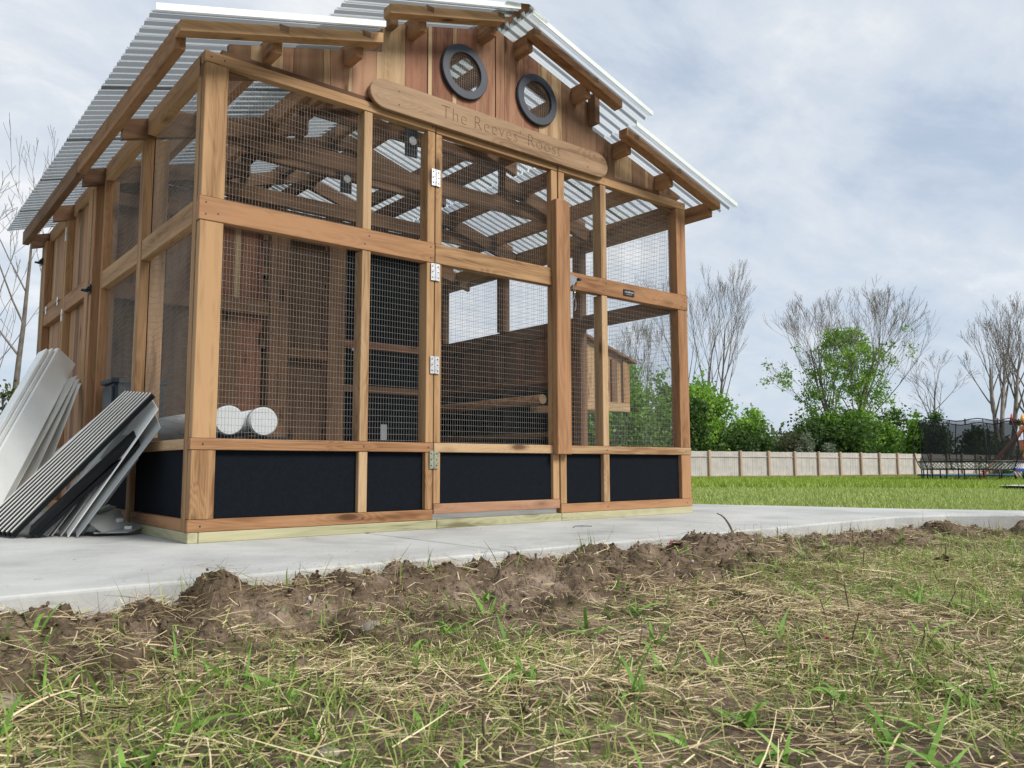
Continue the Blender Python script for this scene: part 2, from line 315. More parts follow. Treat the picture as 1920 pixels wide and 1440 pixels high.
# value noise in numpy
def vnoise(x, y, seed=0):
    xi = np.floor(x).astype(np.int64); yi = np.floor(y).astype(np.int64); xf = x - xi; yf = y - yi
    def h(a, b):
        v = (a * 374761393 + b * 668265263 + seed * 974634777) & 0x7fffffff; v = ((v ^ (v >> 13)) * 1274126177) & 0x7fffffff; v = v ^ (v >> 16); return (v & 0xffff) / 65535.0
    u = xf * xf * (3 - 2 * xf); w = yf * yf * (3 - 2 * yf)
    return (h(xi, yi) * (1 - u) + h(xi + 1, yi) * u) * (1 - w) + (h(xi, yi + 1) * (1 - u) + h(xi + 1, yi + 1) * u) * w
def fbm(x, y, o=4, seed=0, gain=.5):
    s = 0; a = 1; t = 0
    for i in range(o): s = s + a * vnoise(x * 2 ** i + 13.7 * i, y * 2 ** i + 7.1 * i, seed + i); t += a; a *= gain
    return s / t
def worley(x, y, seed=0):
    xi = np.floor(x).astype(np.int64); yi = np.floor(y).astype(np.int64); d1 = np.full(x.shape, 9.); d2 = d1.copy(); idv = np.zeros(x.shape)
    def h(a, b, k):
        v = (a * 374761393 + b * 668265263 + (seed + k) * 974634777) & 0x7fffffff; v = ((v ^ (v >> 13)) * 1274126177) & 0x7fffffff; v = v ^ (v >> 16); return (v & 0xffff) / 65535.0
    for i in (-1, 0, 1):
        for j in (-1, 0, 1):
            a, b = xi + i, yi + j; d = np.hypot(a + h(a, b, 1) - x, b + h(a, b, 2) - y); r = h(a, b, 3); m = d < d1
            d2 = np.where(m, d1, np.minimum(d2, d)); idv = np.where(m, r, idv); d1 = np.where(m, d, d1)
    return d1, d2, idv
def sstep(a, b, x): t = np.clip((x - a) / (b - a), 0, 1); return t * t * (3 - 2 * t)

# ------------------------------------------------------------------ ground
PATH_F = [(2.9, -.90), (3.28, -.905), (3.6, -1.02), (3.955, -1.28), (4.5, -2.15), (5.4, -3.7)]       # front edge of the walk
PATH_B = [(3.40, 4.2), (3.50, 1.6), (3.626, .655), (3.9, .005), (4.10, -.60), (4.41, -1.13), (4.95, -2.0), (5.85, -3.5)]
def edge_y(x):      # front edge of the paving at x
    xs = [p[0] for p in PATH_F]; ys = [p[1] for p in PATH_F]; return np.where(x < 2.9, -.905, np.interp(x, xs, ys))
CL = []
for i in range(260):
    x = RND.uniform(-1.5, 5.2); ey = float(edge_y(np.array(x)))
    rr = RND.choice([RND.uniform(.018, .04), RND.uniform(.03, .07)])
    dy = abs(RND.gauss(0, 1)) * .16 + .02 + rr * .7
    CL.append((x, ey - dy, rr, RND.uniform(.55, 1.0), RND.uniform(0, 3.14), RND.uniform(.6, 1.0)))
for x, y, rr, hh in [(-.28, -1.06, .085, 1.0), (-.20, -1.10, .07, .9), (-.42, -1.02, .05, .7), (.23, -1.07, .09, .9), (.33, -1.12, .07, .9), (.45, -1.05, .08, 1.0), (.6, -1.09, .08, .9), (.95, -1.05, .09, .95),
                     (.80, -1.12, .07, .9), (1.1, -1.10, .09, .8), (1.5, -1.04, .1, 1.0), (1.7, -1.03, .09, 1.0), (1.3, -1.12, .09, .8), (-.62, -1.13, .07, .7), (-.55, -1.32, .08, .8), (-.70, -1.40, .07, .8), (-.35, -1.3, .07, .6), (.15, -1.33, .07, .6),
                     (3.3, -1.15, .12, .7), (3.7, -1.4, .1, .7), (-.05, -1.28, .05, .7), (.5, -1.35, .07, .55)]:
    CL.append((x, y, rr, hh, RND.uniform(0, 3), RND.uniform(.7, 1)))
def height(x, y):
    x = np.asarray(x, float); y = np.asarray(y, float); ey = edge_y(x); d = ey - y
    far = sstep(2, 40, np.hypot(x, y - 0)); base = -.085 - .345 * far
    front = (d > -.02) & (x < 5.6)
    z = base + .02 * (fbm(x * 1.3, y * 1.3, 3, 5) - .5) * (1 + 0 * x)
    # low front lawn undulation
    zf = -.095 + .05 * (fbm(x * 3.1, y * 3.1, 4, 11) - .5) + .022 * (fbm(x * 17, y * 17, 4, 21) - .5)
    ridge = np.exp(-((d - .17 - .06 * (fbm(x * 2.3, x * 0 + 3, 2, 31) - .5)) / .15) ** 2) * (.044 + .044 * fbm(x * 2.1, y * 1.2, 3, 41)) * (1 - .55 * sstep(1.9, 3.0, x))
    crumb = np.exp(-(np.maximum(d - .25, 0) / (.42 - .18 * sstep(.8, 2.0, x))) ** 2) * sstep(0, .08, d)
    zf = zf + ridge + crumb * (.040 * (np.abs(fbm(x * 20, y * 20, 5, 51, .65) - .5) * 2 - .25) + .016 * (np.abs(fbm(x * 55, y * 55, 3, 53, .6) - .5) * 2 - .3))
    wx = x + .012 * (fbm(x * 25, y * 25, 2, 71) - .5); wy = y + .012 * (fbm(x * 25, y * 25, 2, 72) - .5)
    for sc_, am_ in ((13., .034), (31., .014)):
        d1_, d2_, id_ = worley(wx * sc_, wy * sc_, int(sc_)); zf = zf + crumb * am_ * ((id_ - .45) * sstep(0, .35, d2_ - d1_) - .35 * (1 - sstep(0, .22, d2_ - d1_)))
    for cx, cy, rr, hh, a, asp in CL:
        m = (np.abs(x - cx) < rr * 1.5) & (np.abs(y - cy) < rr * 1.5)
        if not m.any(): continue
        dx = x[m] - cx; dy = y[m] - cy; u = dx * math.cos(a) + dy * math.sin(a); v = (-dx * math.sin(a) + dy * math.cos(a)) / asp
        n = fbm(x[m] * 30, y[m] * 30, 3, 61); q = (u * u + v * v) / (rr * rr) * (.75 + .5 * n)
        n2 = np.abs(fbm(x[m] * 55 + cx * 7, y[m] * 55, 4, 63, .6) - .5) * 2; dome = np.clip(1 - q, 0, 1) ** .38 * rr * hh * (.62 + .35 * n) - n2 * .024 * np.clip(1 - q, 0, 1) ** .3; zf[m] = np.maximum(zf[m], zf[m] * .6 - .03 + dome * .92)
    w = np.where(front, sstep(-.0, .04, d), 0.0)
    z = z * (1 - w) + zf * w
    back = (d <= .0)
    return np.where(back & (x < 5.2) & (y > -3.2) & (x > -4) & (y < 4.2) & (x < np.interp(y, [-3.5, -2.0, -1.13, -.6, .005, .655, 1.6, 4.2], [5.85, 4.95, 4.41, 4.1, 3.9, 3.626, 3.5, 3.4])), -.13, z)
def spaced(lo, hi, a, b, step, grow=1.13):
    c = list(np.arange(a, b, step)); s = step; v = b
    while v < hi: c.append(v); s *= grow; v += s
    c.append(hi); s = step; v = a - step; L_ = []
    while v > lo: L_.append(v); s *= grow; v -= s
    L_.append(lo); return np.array(L_[::-1] + c)
gx = spaced(-500, 500, -1.55, 4.2, .009); gy = spaced(-200, 600, -1.62, -.87, .0062, 1.035)
GX, GY = np.meshgrid(gx, gy, indexing='ij'); GZ = height(GX.ravel(), GY.ravel()).reshape(GX.shape)
V = np.stack([GX, GY, GZ], -1).reshape(-1, 3); nx, ny = GX.shape; ii = (np.arange(nx - 1)[:, None] * ny + np.arange(ny - 1)[None]).ravel()
me = np_mesh("ground", V, np.stack([ii, ii + ny, ii + ny + 1, ii + 1], 1), smooth=True)
turf = np.where((edge_y(GX) - GY > 0) & (GX < 6), .12 * fbm(GX * 2, GY * 2, 3, 9) + .5 * sstep(.5, .75, fbm(GX * 1.5, GY * 1.5, 3, 77)) * (edge_y(GX) - GY > .45), 1.0)
a = me.attributes.new('Turf', 'FLOAT', 'POINT'); a.data.foreach_set('value', turf.ravel().astype(np.float32))
struct(link("ground", me, SOIL))

# concrete pad in pieces, with tooled joints
pad = bpy.data.objects.new("concrete_pad", None); COL.objects.link(pad); struct(pad)
def slab(name, pts, parent):
    bm = bmesh.new(); T = [bm.verts.new((x, y, 0)) for x, y in pts]; B = [bm.verts.new((x, y, -.105)) for x, y in pts]; n = len(pts)
    tf = bm.faces.new(T); bm.faces.new(B[::-1])
    for i in range(n): bm.faces.new((T[i], B[i], B[(i + 1) % n], T[(i + 1) % n]))
    bmesh.ops.recalc_face_normals(bm, faces=bm.faces)
    bmesh.ops.bevel(bm, geom=list(tf.edges), offset=.009, segments=3, affect='EDGES', profile=.5)
    o = link(name, bm_me(name, bm), CONC, parent); return o
jx = [-3.8, -2.3, -.80, .70, 2.20]
for i in range(4):
    for (ya, yb) in ((-.905, .62), (.624, 2.3), (2.304, 4.2)):
        slab("concrete_panel", [(jx[i] + .004, ya), (jx[i + 1] - .004, ya), (jx[i + 1] - .004, yb), (jx[i] + .004, yb)], pad)
slab("concrete_panel", [(2.204, -.905), (3.28, -.905), (3.6, -1.02), (3.955, -1.28), (4.41, -1.13), (4.10, -.60), (3.9, .005), (3.626, .655), (3.50, 1.6), (3.40, 4.2), (2.202, 4.2)], pad)
slab("concrete_panel", [(3.960, -1.284), (4.5, -2.15), (5.4, -3.7), (5.85, -3.5), (4.95, -2.0), (4.415, -1.134)], pad)

# ------------------------------------------------------------------ the coop
coop = thing("chicken_coop", "walk-in cedar chicken coop with wire mesh walls, round windows and clear corrugated roof", "chicken coop", (0, 0, 0))
WID, LEN = 2.774, 3.03
ZB, ZS, ZLB, ZLT, ZMB, ZMT, ZHB, ZHT = .038, .081, .326, .366, .1 + 1.057, 1.245, 1.756, 1.798
def wires(name, origin, U, Vv, w, h, parent, m=GALV, du=.0127, dv=.0254, r=.00062, topfun=None, jit=0.0):
    """rectangular hardware cloth in the plane origin + u*U + v*V"""
    O = np.array(origin, float); U = np.array(U, float); Vv = np.array(Vv, float); A = []; B = []
    nu = int(w / du); nv = int(h / dv); nrm = np.cross(U, Vv); ph = NP.rand()
    for i in range(nu + 1):
        u = min(w, (i + .4) * du); hh = h if topfun is None else topfun(u)
        if hh > .01: A.append(O + U * u); B.append(O + U * u + Vv * hh)
    for j in range(nv + 1):
        v = min(h, (j + ph * .8) * dv)
        if topfun is None:
            K = 1 if not jit else 8
            for q in range(K):
                f = lambda s: jit * .02 * math.sin(s * 9 + v * 5 + ph * 6) + jit * .006 * math.sin(s * 31 + j)
                a_, b_ = w * q / K, w * (q + 1) / K
                A.append(O + U * a_ + Vv * (v + f(a_)) + nrm * r); B.append(O + U * b_ + Vv * (v + f(b_)) + nrm * r)
        else:
            us = [u for u in np.linspace(0, w, 40) if topfun(u) >= v]
            if len(us) > 1: A.append(O + U * us[0] + Vv * v + nrm * r); B.append(O + U * us[-1] + Vv * v + nrm * r)
    Vx, F = rods(A, B, r, 3)
    return stuff(link(name, np_mesh(name, Vx, F, smooth=True), m, parent))

# base boards (treated, greenish)
for x0, x1 in ((.036, 1.035), (1.037, 1.766), (1.768, WID)):
    bxx("base_board", x0, x1, -.004, .034, 0, ZB - .001, WG, coop)
bxx("base_board", -.002, .034, -.004, .034, 0, ZB - .001, WG, coop, axis=1)
bxx("base_board", -.002, .036, .036, 1.49, 0, ZB - .001, WG, coop); bxx("base_board", -.002, .036, 1.492, LEN, 0, ZB - .001, WG, coop)
bxx("base_board", WID - .038, WID, .036, LEN, 0, ZB - .001, WG, coop); bxx("base_board", .04, WID - .04, LEN - .038, LEN, 0, ZB - .001, WG, coop)

# front wall : rails
XC, XC2, XD, XD2, XE, XF, XG, XG2, XH, XH2, XI = .660, .699, .979, 1.016, 1.0205, 1.757, 1.765, 1.806, 2.068, 2.118, 2.692
RP = -.003
for (z0, z1, m1, m2) in ((ZB, ZS, WR, WR), (ZLB, ZLT, WR, WP), (ZMB, ZMT, WR, WR), (ZHB, ZHT, WT, WT)):
    bxx("rail", -.004, XD2, RP, .036, z0, z1, m1, coop)
    bxx("rail", XG, WID + .003, RP, .036, z0, z1, m2, coop)
# uprights between the rails
for (z0, z1) in ((ZS, ZLB), (ZLT, ZMB), (ZMT, ZHB)):
    e = .0006
    bxx("corner_board", .002, .087, 0, .036, z0 + e, z1 - e, WT, coop, axis=2)
    bxx("stud", XC, XC2, 0, .062, z0 + e, z1 - e, WP, coop, axis=2)
    bxx("stud", XD - .001, XD2, 0, .062, z0 + e, z1 - e, WT, coop, axis=2)
    bxx("stud", XG, XG2, 0, .062, z0 + e, z1 - e, WT, coop, axis=2)
    bxx("stud", XH, XH2 - .008, 0, .062, z0 + e, z1 - e, WP, coop, axis=2)
    bxx("corner_board", XI, WID, 0, .062, z0 + e, z1 - e, WR, coop, axis=2)
# black infill panels, front
for x0, x1 in ((.087, XC), (XC2, XD), (XG2, XH), (XH2 - .008, XI)):
    bxx("black_panel", x0 + .0005, x1 - .0005, .022, .034, ZS + .0005, ZLB - .0005, BLK, coop)
for x0, x1 in ((.087, XC), (XC2, XD), (XG2, XH), (XH2 - .008, XI)):
    wires("wire_mesh", (x0, .040, ZLT), (1, 0, 0), (0, 0, 1), x1 - x0, ZMB - ZLT, coop)
    wires("wire_mesh", (x0, .040, ZMT), (1, 0, 0), (0, 0, 1), x1 - x0, ZHB - ZMT, coop)
# the door
door = bpy.data.objects.new("door", None); COL.objects.link(door); door.parent = coop
D0, D1 = XE, XF
zb = .062
for (z0, z1, m_) in ((zb, zb + .043, CP), (ZLB, ZLT, WP), (ZMB, ZMT, WT), (ZHB - .004, ZHT - .006, WT)):
    bxx("rail", D0, D1, RP, .036, z0, z1, m_, door)
for (z0, z1) in ((zb + .043, ZLB), (ZLT, ZMB), (ZMT, ZHB - .004)):
    bxx("stile", D0, D0 + .034, 0, .036, z0 + .0006, z1 - .0006, WT, door, axis=2); bxx("stile", D1 - .041, D1, 0, .036, z0 + .0006, z1 - .0006, WT, door, axis=2)
bxx("black_panel", D0 + .0345, D1 - .0415, .016, .03, zb + .0435, ZLB - .0005, BLK, door)
wires("wire_mesh", (D0 + .034, .040, ZLT), (1, 0, 0), (0, 0, 1), D1 - D0 - .075, ZMB - ZLT, door)
wires("wire_mesh", (D0 + .034, .040, ZMT), (1, 0, 0), (0, 0, 1), D1 - D0 - .075, ZHB - ZMT, door)
bxx("door_stop", 1.712, 1.806, -.041, -.0035, .322, 1.592, WR, coop, axis=2, r=.003)
def hinge(x, z, m, parent):
    bm = bmesh.new()
    for s in (-1, 1): bmesh.ops.create_cube(bm, size=1, matrix=Matrix.Translation((s * .0125, 0, 0)) @ Matrix.Diagonal((.020, .003, .076, 1)))
    for k in range(5): bmesh.ops.create_cone(bm, cap_ends=True, segments=8, radius1=.0032, radius2=.0032, depth=.0145, matrix=Matrix.Translation((0, -.0015, -.030 + k * .0152)))
    o = link("hinge", bm_me("hinge", bm), m, parent, Matrix.Translation((x, -.005, z)))
    bm = bmesh.new()
    for s in (-1, 1):
        for q in (-.025, 0, .025): bmesh.ops.create_cone(bm, cap_ends=True, segments=8, radius1=.0034, radius2=.0026, depth=.0016, matrix=Matrix.Translation((s * .014, -.0022, q)) @ Matrix.Rotation(math.pi / 2, 4, 'X'))
    link("screws", bm_me("screws", bm), SCREW, o)
for z in (1.545, 1.116, .704): hinge(1.0185, z, ZINC, coop)
hinge(1.0185, .294, ZINC2, coop)
for (x, z) in [(.02, ZMB + .022), (.02, ZMT - .022), (.065, ZMB + .03), (.67, ZMB + .025), (.69, ZMT - .025), (.995, ZMB + .02), (.995, ZMT - .02), (2.08, ZMB + .025), (2.10, ZMT - .025), (2.72, ZMB + .02), (2.75, ZMT - .02),
               (.02, ZHB + .02), (.07, ZHB + .02), (.68, ZHB + .02), (1.0, ZHB + .02), (2.09, ZHB + .02), (2.73, ZHB + .02), (.04, ZLB + .02), (.68, ZLB + .02), (.99, ZLB + .02), (2.09, ZLB + .02), (2.73, ZLB + .02), (.04, ZB + .02), (.68, ZB + .02), (2.09, ZB + .02), (2.73, ZB + .02), (1.83, ZMB + .02), (1.83, ZMT - .02)]:
    cyl("screw_head", (x, -.0038, z), (x, -.0029, z), .0036, SCREW, coop, 8)
# latch with chain
def latch():
    bm = bmesh.new()
    prof = [(0, .030), (.024, .030), (.074, .018), (.074, .008), (.050, -.002), (.040, -.020), (.022, -.022), (.014, -.034), (.004, -.034), (0, -.01)]
    A = [bm.verts.new((x, -.017, z)) for x, z in prof]; B = [bm.verts.new((x, 0, z)) for x, z in prof]; n = len(prof)
    bm.faces.new(A); bm.faces.new(B[::-1])
    for i in range(n): bm.faces.new((A[i], B[i], B[(i + 1) % n], A[(i + 1) % n]))
    bmesh.ops.recalc_face_normals(bm, faces=bm.faces); bmesh.ops.bevel(bm, geom=bm.edges[:], offset=.0025, segments=2, affect='EDGES')
    o = link("latch", bm_me("latch", bm), CHR, coop, Matrix.Translation((1.812, -.004, 1.195)))
    cyl("latch_knob", (.064, -.020, .012), (.078, -.020, .013), .008, SCREW, o, 10)
latch()
ch = thing("snap_hook_chain", "short steel chain with oval snap hook hanging from the door latch", "chain", (1.856, -.014, 1.176))
def ovalink(L_, w, r, z, turn, name):
    pts = [(w * math.sin(a), 0, L_ * math.cos(a)) for a in np.linspace(0, 2 * math.pi, 17)[:-1]]
    A = np.array(pts); B = np.roll(A, -1, 0); Vx, F = rods(A, B, r, 6)
    M = Matrix.Translation((0, 0, z)) @ Matrix.Rotation(turn, 4, 'Z'); link(name, np_mesh(name, Vx, F, smooth=True), CHR, ch, M)
ovalink(.021, .0085, .0016, -.018, .3, "chain_link"); ovalink(.021, .0085, .0016, -.052, 1.1, "chain_link"); ovalink(.033, .0115, .0022, -.098, .1, "snap_hook")

# maker plate
def text_mesh(body, size, ext, offset=0, spacing=1.0):
    c = bpy.data.curves.new("t", 'FONT'); c.body = body; c.size = size; c.extrude = ext; c.offset = offset; c.align_x = 'CENTER'; c.align_y = 'CENTER'; c.space_character = spacing; c.resolution_u = 6
    o = bpy.data.objects.new("t", c); COL.objects.link(o); dg = bpy.context.evaluated_depsgraph_get(); me = bpy.data.meshes.new_from_object(o.evaluated_get(dg)); bpy.data.objects.remove(o); return me
TXM = plain("engraved_burnt_text", (.12, .065, .03), .8, 0, .2, 40); TXW = plain("white_print", (.6, .6, .6), .5)
pl = link("maker_plate", bm_me("maker_plate", hull_box(.042, .002, .0165, .001)), BLKM, coop, Matrix.Translation((2.272, -.006, 1.194)))
R90 = Matrix.Rotation(math.pi / 2, 4, 'X')
link("lettering", text_mesh("roost&root", .0145, .0003), TXW, pl, Matrix.Translation((0, -.0024, .003)) @ R90)
link("lettering", text_mesh("roostandroot.com", .006, .0002), TXW, pl, Matrix.Translation((0, -.0024, -.009)) @ R90)

# ---- roof lines
SLL, SLU = .294, .301
def zlow(x): xx = x if x < WID / 2 else WID - x; return 1.799 + SLL * (xx + .135)
def zupp(x): xx = x if x < WID / 2 else WID - x; return 2.172 + SLU * (xx - .688)
XST = .752
def ztop(x):
    xx = min(x, WID - x); return (zlow(x) if xx < XST else zupp(x)) - .012
# gable boards
edges = [(.085, CB), (.169, CC), (.30, CP), (.344, CB), (.472, CC), (.503, CP), (.585, CC), (.602, CP), (.716, CC), (.859, CR), (.974, None), (.980, CC), (1.001, CR), (1.113, CC), (1.137, CR), (1.245, CP), (1.363, None), (1.369, CP), (1.423, CP), (1.50, CP), (1.547, CR), (1.64, CC), (1.799, CB), (1.933, CB), (2.050, CB), (2.189, CC), (2.327, CB), (2.44, CC), (2.47, CB), (2.58, CB), (2.66, CB)]
xs_ = [e_[0] for e_ in edges] + [2.745]
for (x0, mm), x1 in zip(edges, xs_[1:]):
    if mm is None: continue
    pts = [(x0 + .0008, ZHT + .0225), (x1 - .0008, ZHT + .0225)]
    brk = [b for b in (XST, WID - XST) if x0 < b < x1]
    top = []
    if ztop(x1 - .0008) > ZHT + .026: top.append((x1 - .0008, ztop(x1 - .0008)))
    for b in brk[::-1]:
        top += [(b + .002, ztop(b + .002)), (b - .002, ztop(b - .002))] if b < 1.4 else [(b + .002, ztop(b + .002)), (b - .002, ztop(b - .002))]
    if x0 < WID / 2 < x1: top.append((WID / 2, ztop(WID / 2)))
    if ztop(x0 + .0008) > ZHT + .026: top.append((x0 + .0008, ztop(x0 + .0008)))
    if not top: continue
    prism_xz("gable_board", pts + top, .006 + RND.uniform(0, .002), .026, mm, coop, 'z')
# gable trim under the roof (rafters in the wall)
def rafter(name, x0, x1, zf, y0, h=.06, t=.036, m=WT, drop=.058):
    z0, z1 = zf(x0) - drop, zf(x1) - drop
    return prism_xz(name, [(x0, z0 - h), (x1, z1 - h), (x1, z1), (x0, z0)], y0, y0 + t, m, coop, 'x')
LOWX = (-.06, XST + .0); UPX = (.66, WID / 2)
for yk, (y0, mm) in enumerate([(.028, CB), (.745, CB), (1.50, CD), (2.255, CB), (LEN - .04, CD)]):  # rafters coloured darker to carry the shade under the roof
    x0 = -.10 if yk else .0
    for s in (0, 1):
        f = (lambda x: x) if s == 0 else (lambda x: WID - x)
        for (a_, b_, zf) in ((x0, XST, zlow), (.66 if yk else .755, WID / 2, zupp)):
            z0, z1 = zf(a_) - .046, zf(b_) - .046; hh = .088
            pts = [(f(a_), z0 - hh), (f(b_), z1 - hh), (f(b_), z1), (f(a_), z0)]
            prism_xz("rafter", pts, y0 + .0006 * s, y0 + .036 - .0006 * (1 - s), mm, coop, 'x')
    if yk in (1, 2, 3):
        bxx("tie_beam", .04, WID - .04, y0 + .037, y0 + .073, 1.80, 1.885, CB, coop)
        for s in (0, 1):
            xx = XST - .04 if s == 0 else WID - XST + .002
            bxx("roof_post", xx, xx + .038, y0 + .0375, y0 + .0735, 1.887, 2.07, CB, coop, axis=2)
        prism_xz("collar_beam", [(XST + .02, 2.06), (WID - XST - .02, 2.06), (WID - XST - .02, 2.13), (XST + .02, 2.13)], y0 + .0375, y0 + .0735, CB, coop, 'x')
    if yk in (1, 2):
        bk = bxx("ridge_bracket", WID / 2 - .072, WID / 2 + .008, y0 - .006, y0 - .001, 1.955, 2.145, BLKM, coop)
        cyl("fan_disc", (WID / 2 - .028, y0 - .014, 2.045), (WID / 2 - .028, y0 - .0065, 2.045), .024, ZINC, coop, 16)
# top plates + clerestory walls
for s in (0, 1):
    xa = 0.0 if s == 0 else WID - .036
    for y0, y1 in ((.040, .742), (.783, 1.497), (1.538, 2.252), (2.293, LEN)):
        bxx("top_plate", xa, xa + .036, y0, y1, 1.718, 1.806, WT, coop)
    xb = XST - .002 if s == 0 else WID - XST - .030
    bxx("clerestory_beam", xb, xb + .032, .03, LEN, 2.062, 2.165, WR if s == 0 else CB, coop)
    xc = XST if s == 0 else WID - XST - .036
    bxx("clerestory_block", xc, xc + .036, -.05, .004, 2.15 if s == 0 else 2.06, 2.225, CB, coop, axis=2)
# purlins
FB = -.153
for s in (0, 1):
    f = (lambda x: x) if s == 0 else (lambda x: WID - x)
    for (xc, zf) in ((-.118, zlow), (.235, zlow), (.580, zlow), (.72, zupp), (.885, zupp), (1.275, zupp)):
        h = .085; zt = zf(xc) + .001; wd = .037
        if xc == .72: continue
        for (ya, yb) in ((FB + .0585, 1.46), (1.463, 3.12)):
            bxx("purlin", f(xc) - wd / 2, f(xc) + wd / 2, ya, yb, zt - h, zt, WR if ya < 0 else CB, coop)
        if xc > 0: bxx("purlin_end", f(xc) - wd / 2, f(xc) + wd / 2, FB - .0015, FB + .058, zt - .024, zt + .001, CB, coop, axis=1)
# fly rafters
for s in (0, 1):
    f = (lambda x: x) if s == 0 else (lambda x: WID - x)
    for (a_, b_, zf) in ((-.137, .657, zlow), (.688, 1.295, zupp)):
        xs2 = [a_, b_]; 
        z0, z1 = zf(a_), zf(b_)
        prism_xz("fly_rafter", [(f(a_), z0 - .043), (f(b_), z1 - .043), (f(b_), z1), (f(a_), z0)], FB, FB + .058, WT if s == 0 else WR, coop, 'x', r=.0015)
bxx("gable_base", .06, WID - .06, .0035, .026, ZHT + .0005, ZHT + .022, CB, coop)
# corrugated sheets
def sheet(x0, x1, zf, y0, y1, lift, parent):
    per = .061; dep = .0125; prof = []; n = int(round((y1 - y0) / per)); 
    for k in range(n):
        b = y0 + k * per; prof += [(b, 0), (b + per * .36, 0), (b + per * .5, dep), (b + per * .86, dep)]
    prof.append((y0 + n * per, 0)); Vx = []; 
    for x in (x0, x1):
        xx = x
        for (y, d_) in prof: Vx.append((x, y, zf(x) + .003 + d_ + lift))
    m_ = len(prof); F = [(i, i + 1, m_ + i + 1, m_ + i) for i in range(m_ - 1)]
    me_ = np_mesh("roof_sheet", Vx, F); o = link("roof_sheet", me_, POLY, parent); me_.materials.append(POLYB)
    me_.polygons.foreach_set('material_index', np.array([1 if i % 4 in (1, 3) else 0 for i in range(m_ - 1)], dtype=np.int32))
    return o
for s in (0, 1):
    for (a_, b_, zf) in ((-.236, .64, zlow), (.50, 1.352, zupp)):
        xa, xb = (a_, b_) if s == 0 else (WID - b_, WID - a_)
        for k in range(5):
            y0 = -.20 + k * .061 * 11
            n = 12 if k < 4 else 9
            zf2 = (lambda x, zf=zf: (zf(x) if abs(x - WID / 2) > 0 else zf(x)))
            sheet(xa, xb, zf2, y0, y0 + n * .061, .0022 * (k % 2), coop)
# ridge cap
Vx = []; rc = [(-.13, 0), (-.06, .022), (0, .040), (.06, .022), (.13, 0)]
for y in np.arange(-.22, 3.1, .0305):
    w_ = .5 + .5 * math.sin((y + .22) / .061 * 2 * math.pi)
    for dx, dz in rc: Vx.append((WID / 2 + dx, y, zupp(1.387 - .13) + dz + .02 + (.012 * w_ if abs(dx) > .1 else .0)))
nr = len(Vx) // 5; F = [(i * 5 + j, i * 5 + j + 1, i * 5 + j + 6, i * 5 + j + 5) for i in range(nr - 1) for j in range(4)]
link("ridge_cap", np_mesh("ridge_cap", Vx, F), POLY, coop)
TRM = plain("translucent_white_trim", (.66, .70, .69), .4, 0, .06, 5)
for s_ in (0, 1):
    f = (lambda x: x) if s_ == 0 else (lambda x: WID - x)
    for (a_, b_, zf) in ((-.232, .638, zlow), (.505, 1.350, zupp)):
        prism_xz("roof_edge_strip", [(f(a_), zf(a_) + .001), (f(b_), zf(b_) + .001), (f(b_), zf(b_) + .026), (f(a_), zf(a_) + .026)], -.205, -.2015, TRM, coop, 'x')
# round windows
def roundwin(x, z):
    bm = bmesh.new(); R1, R2, seg = .131, .092, 48
    prof = [(R2, .0), (R2, -.016), (R1 - .004, -.016), (R1, -.012), (R1, .0)]
    rings = [[bm.verts.new((r * math.cos(a), y, r * math.sin(a))) for a in np.linspace(0, 2 * math.pi, seg, endpoint=False)] for r, y in prof]
    for q in range(len(prof)):
        A, B = rings[q], rings[(q + 1) % len(prof)]
        for i in range(seg): fz = bm.faces.new((A[i], A[(i + 1) % seg], B[(i + 1) % seg], B[i])); fz.smooth = False
    bmesh.ops.recalc_face_normals(bm, faces=bm.faces)
    o = link("round_window", bm_me("round_window", bm), RING, coop, Matrix.Translation((x, .005, z)))
    A = []; B = []
    for u in np.arange(-.089, .0891, .0127): h_ = math.sqrt(max(0, max(0, .0955 ** 2 - u * u))); A.append((u, .001, -h_)); B.append((u, .001, h_)); A.append((-h_, .0022, u)); B.append((h_, .0022, u))
    Vx, F = rods(A, B, .00075, 3); stuff(link("wire_mesh", np_mesh("wire_mesh", Vx, F), GALV, o))
WINS = [(1.176, 2.089), (1.622, 2.088)]
for x, z in WINS: roundwin(x, z)
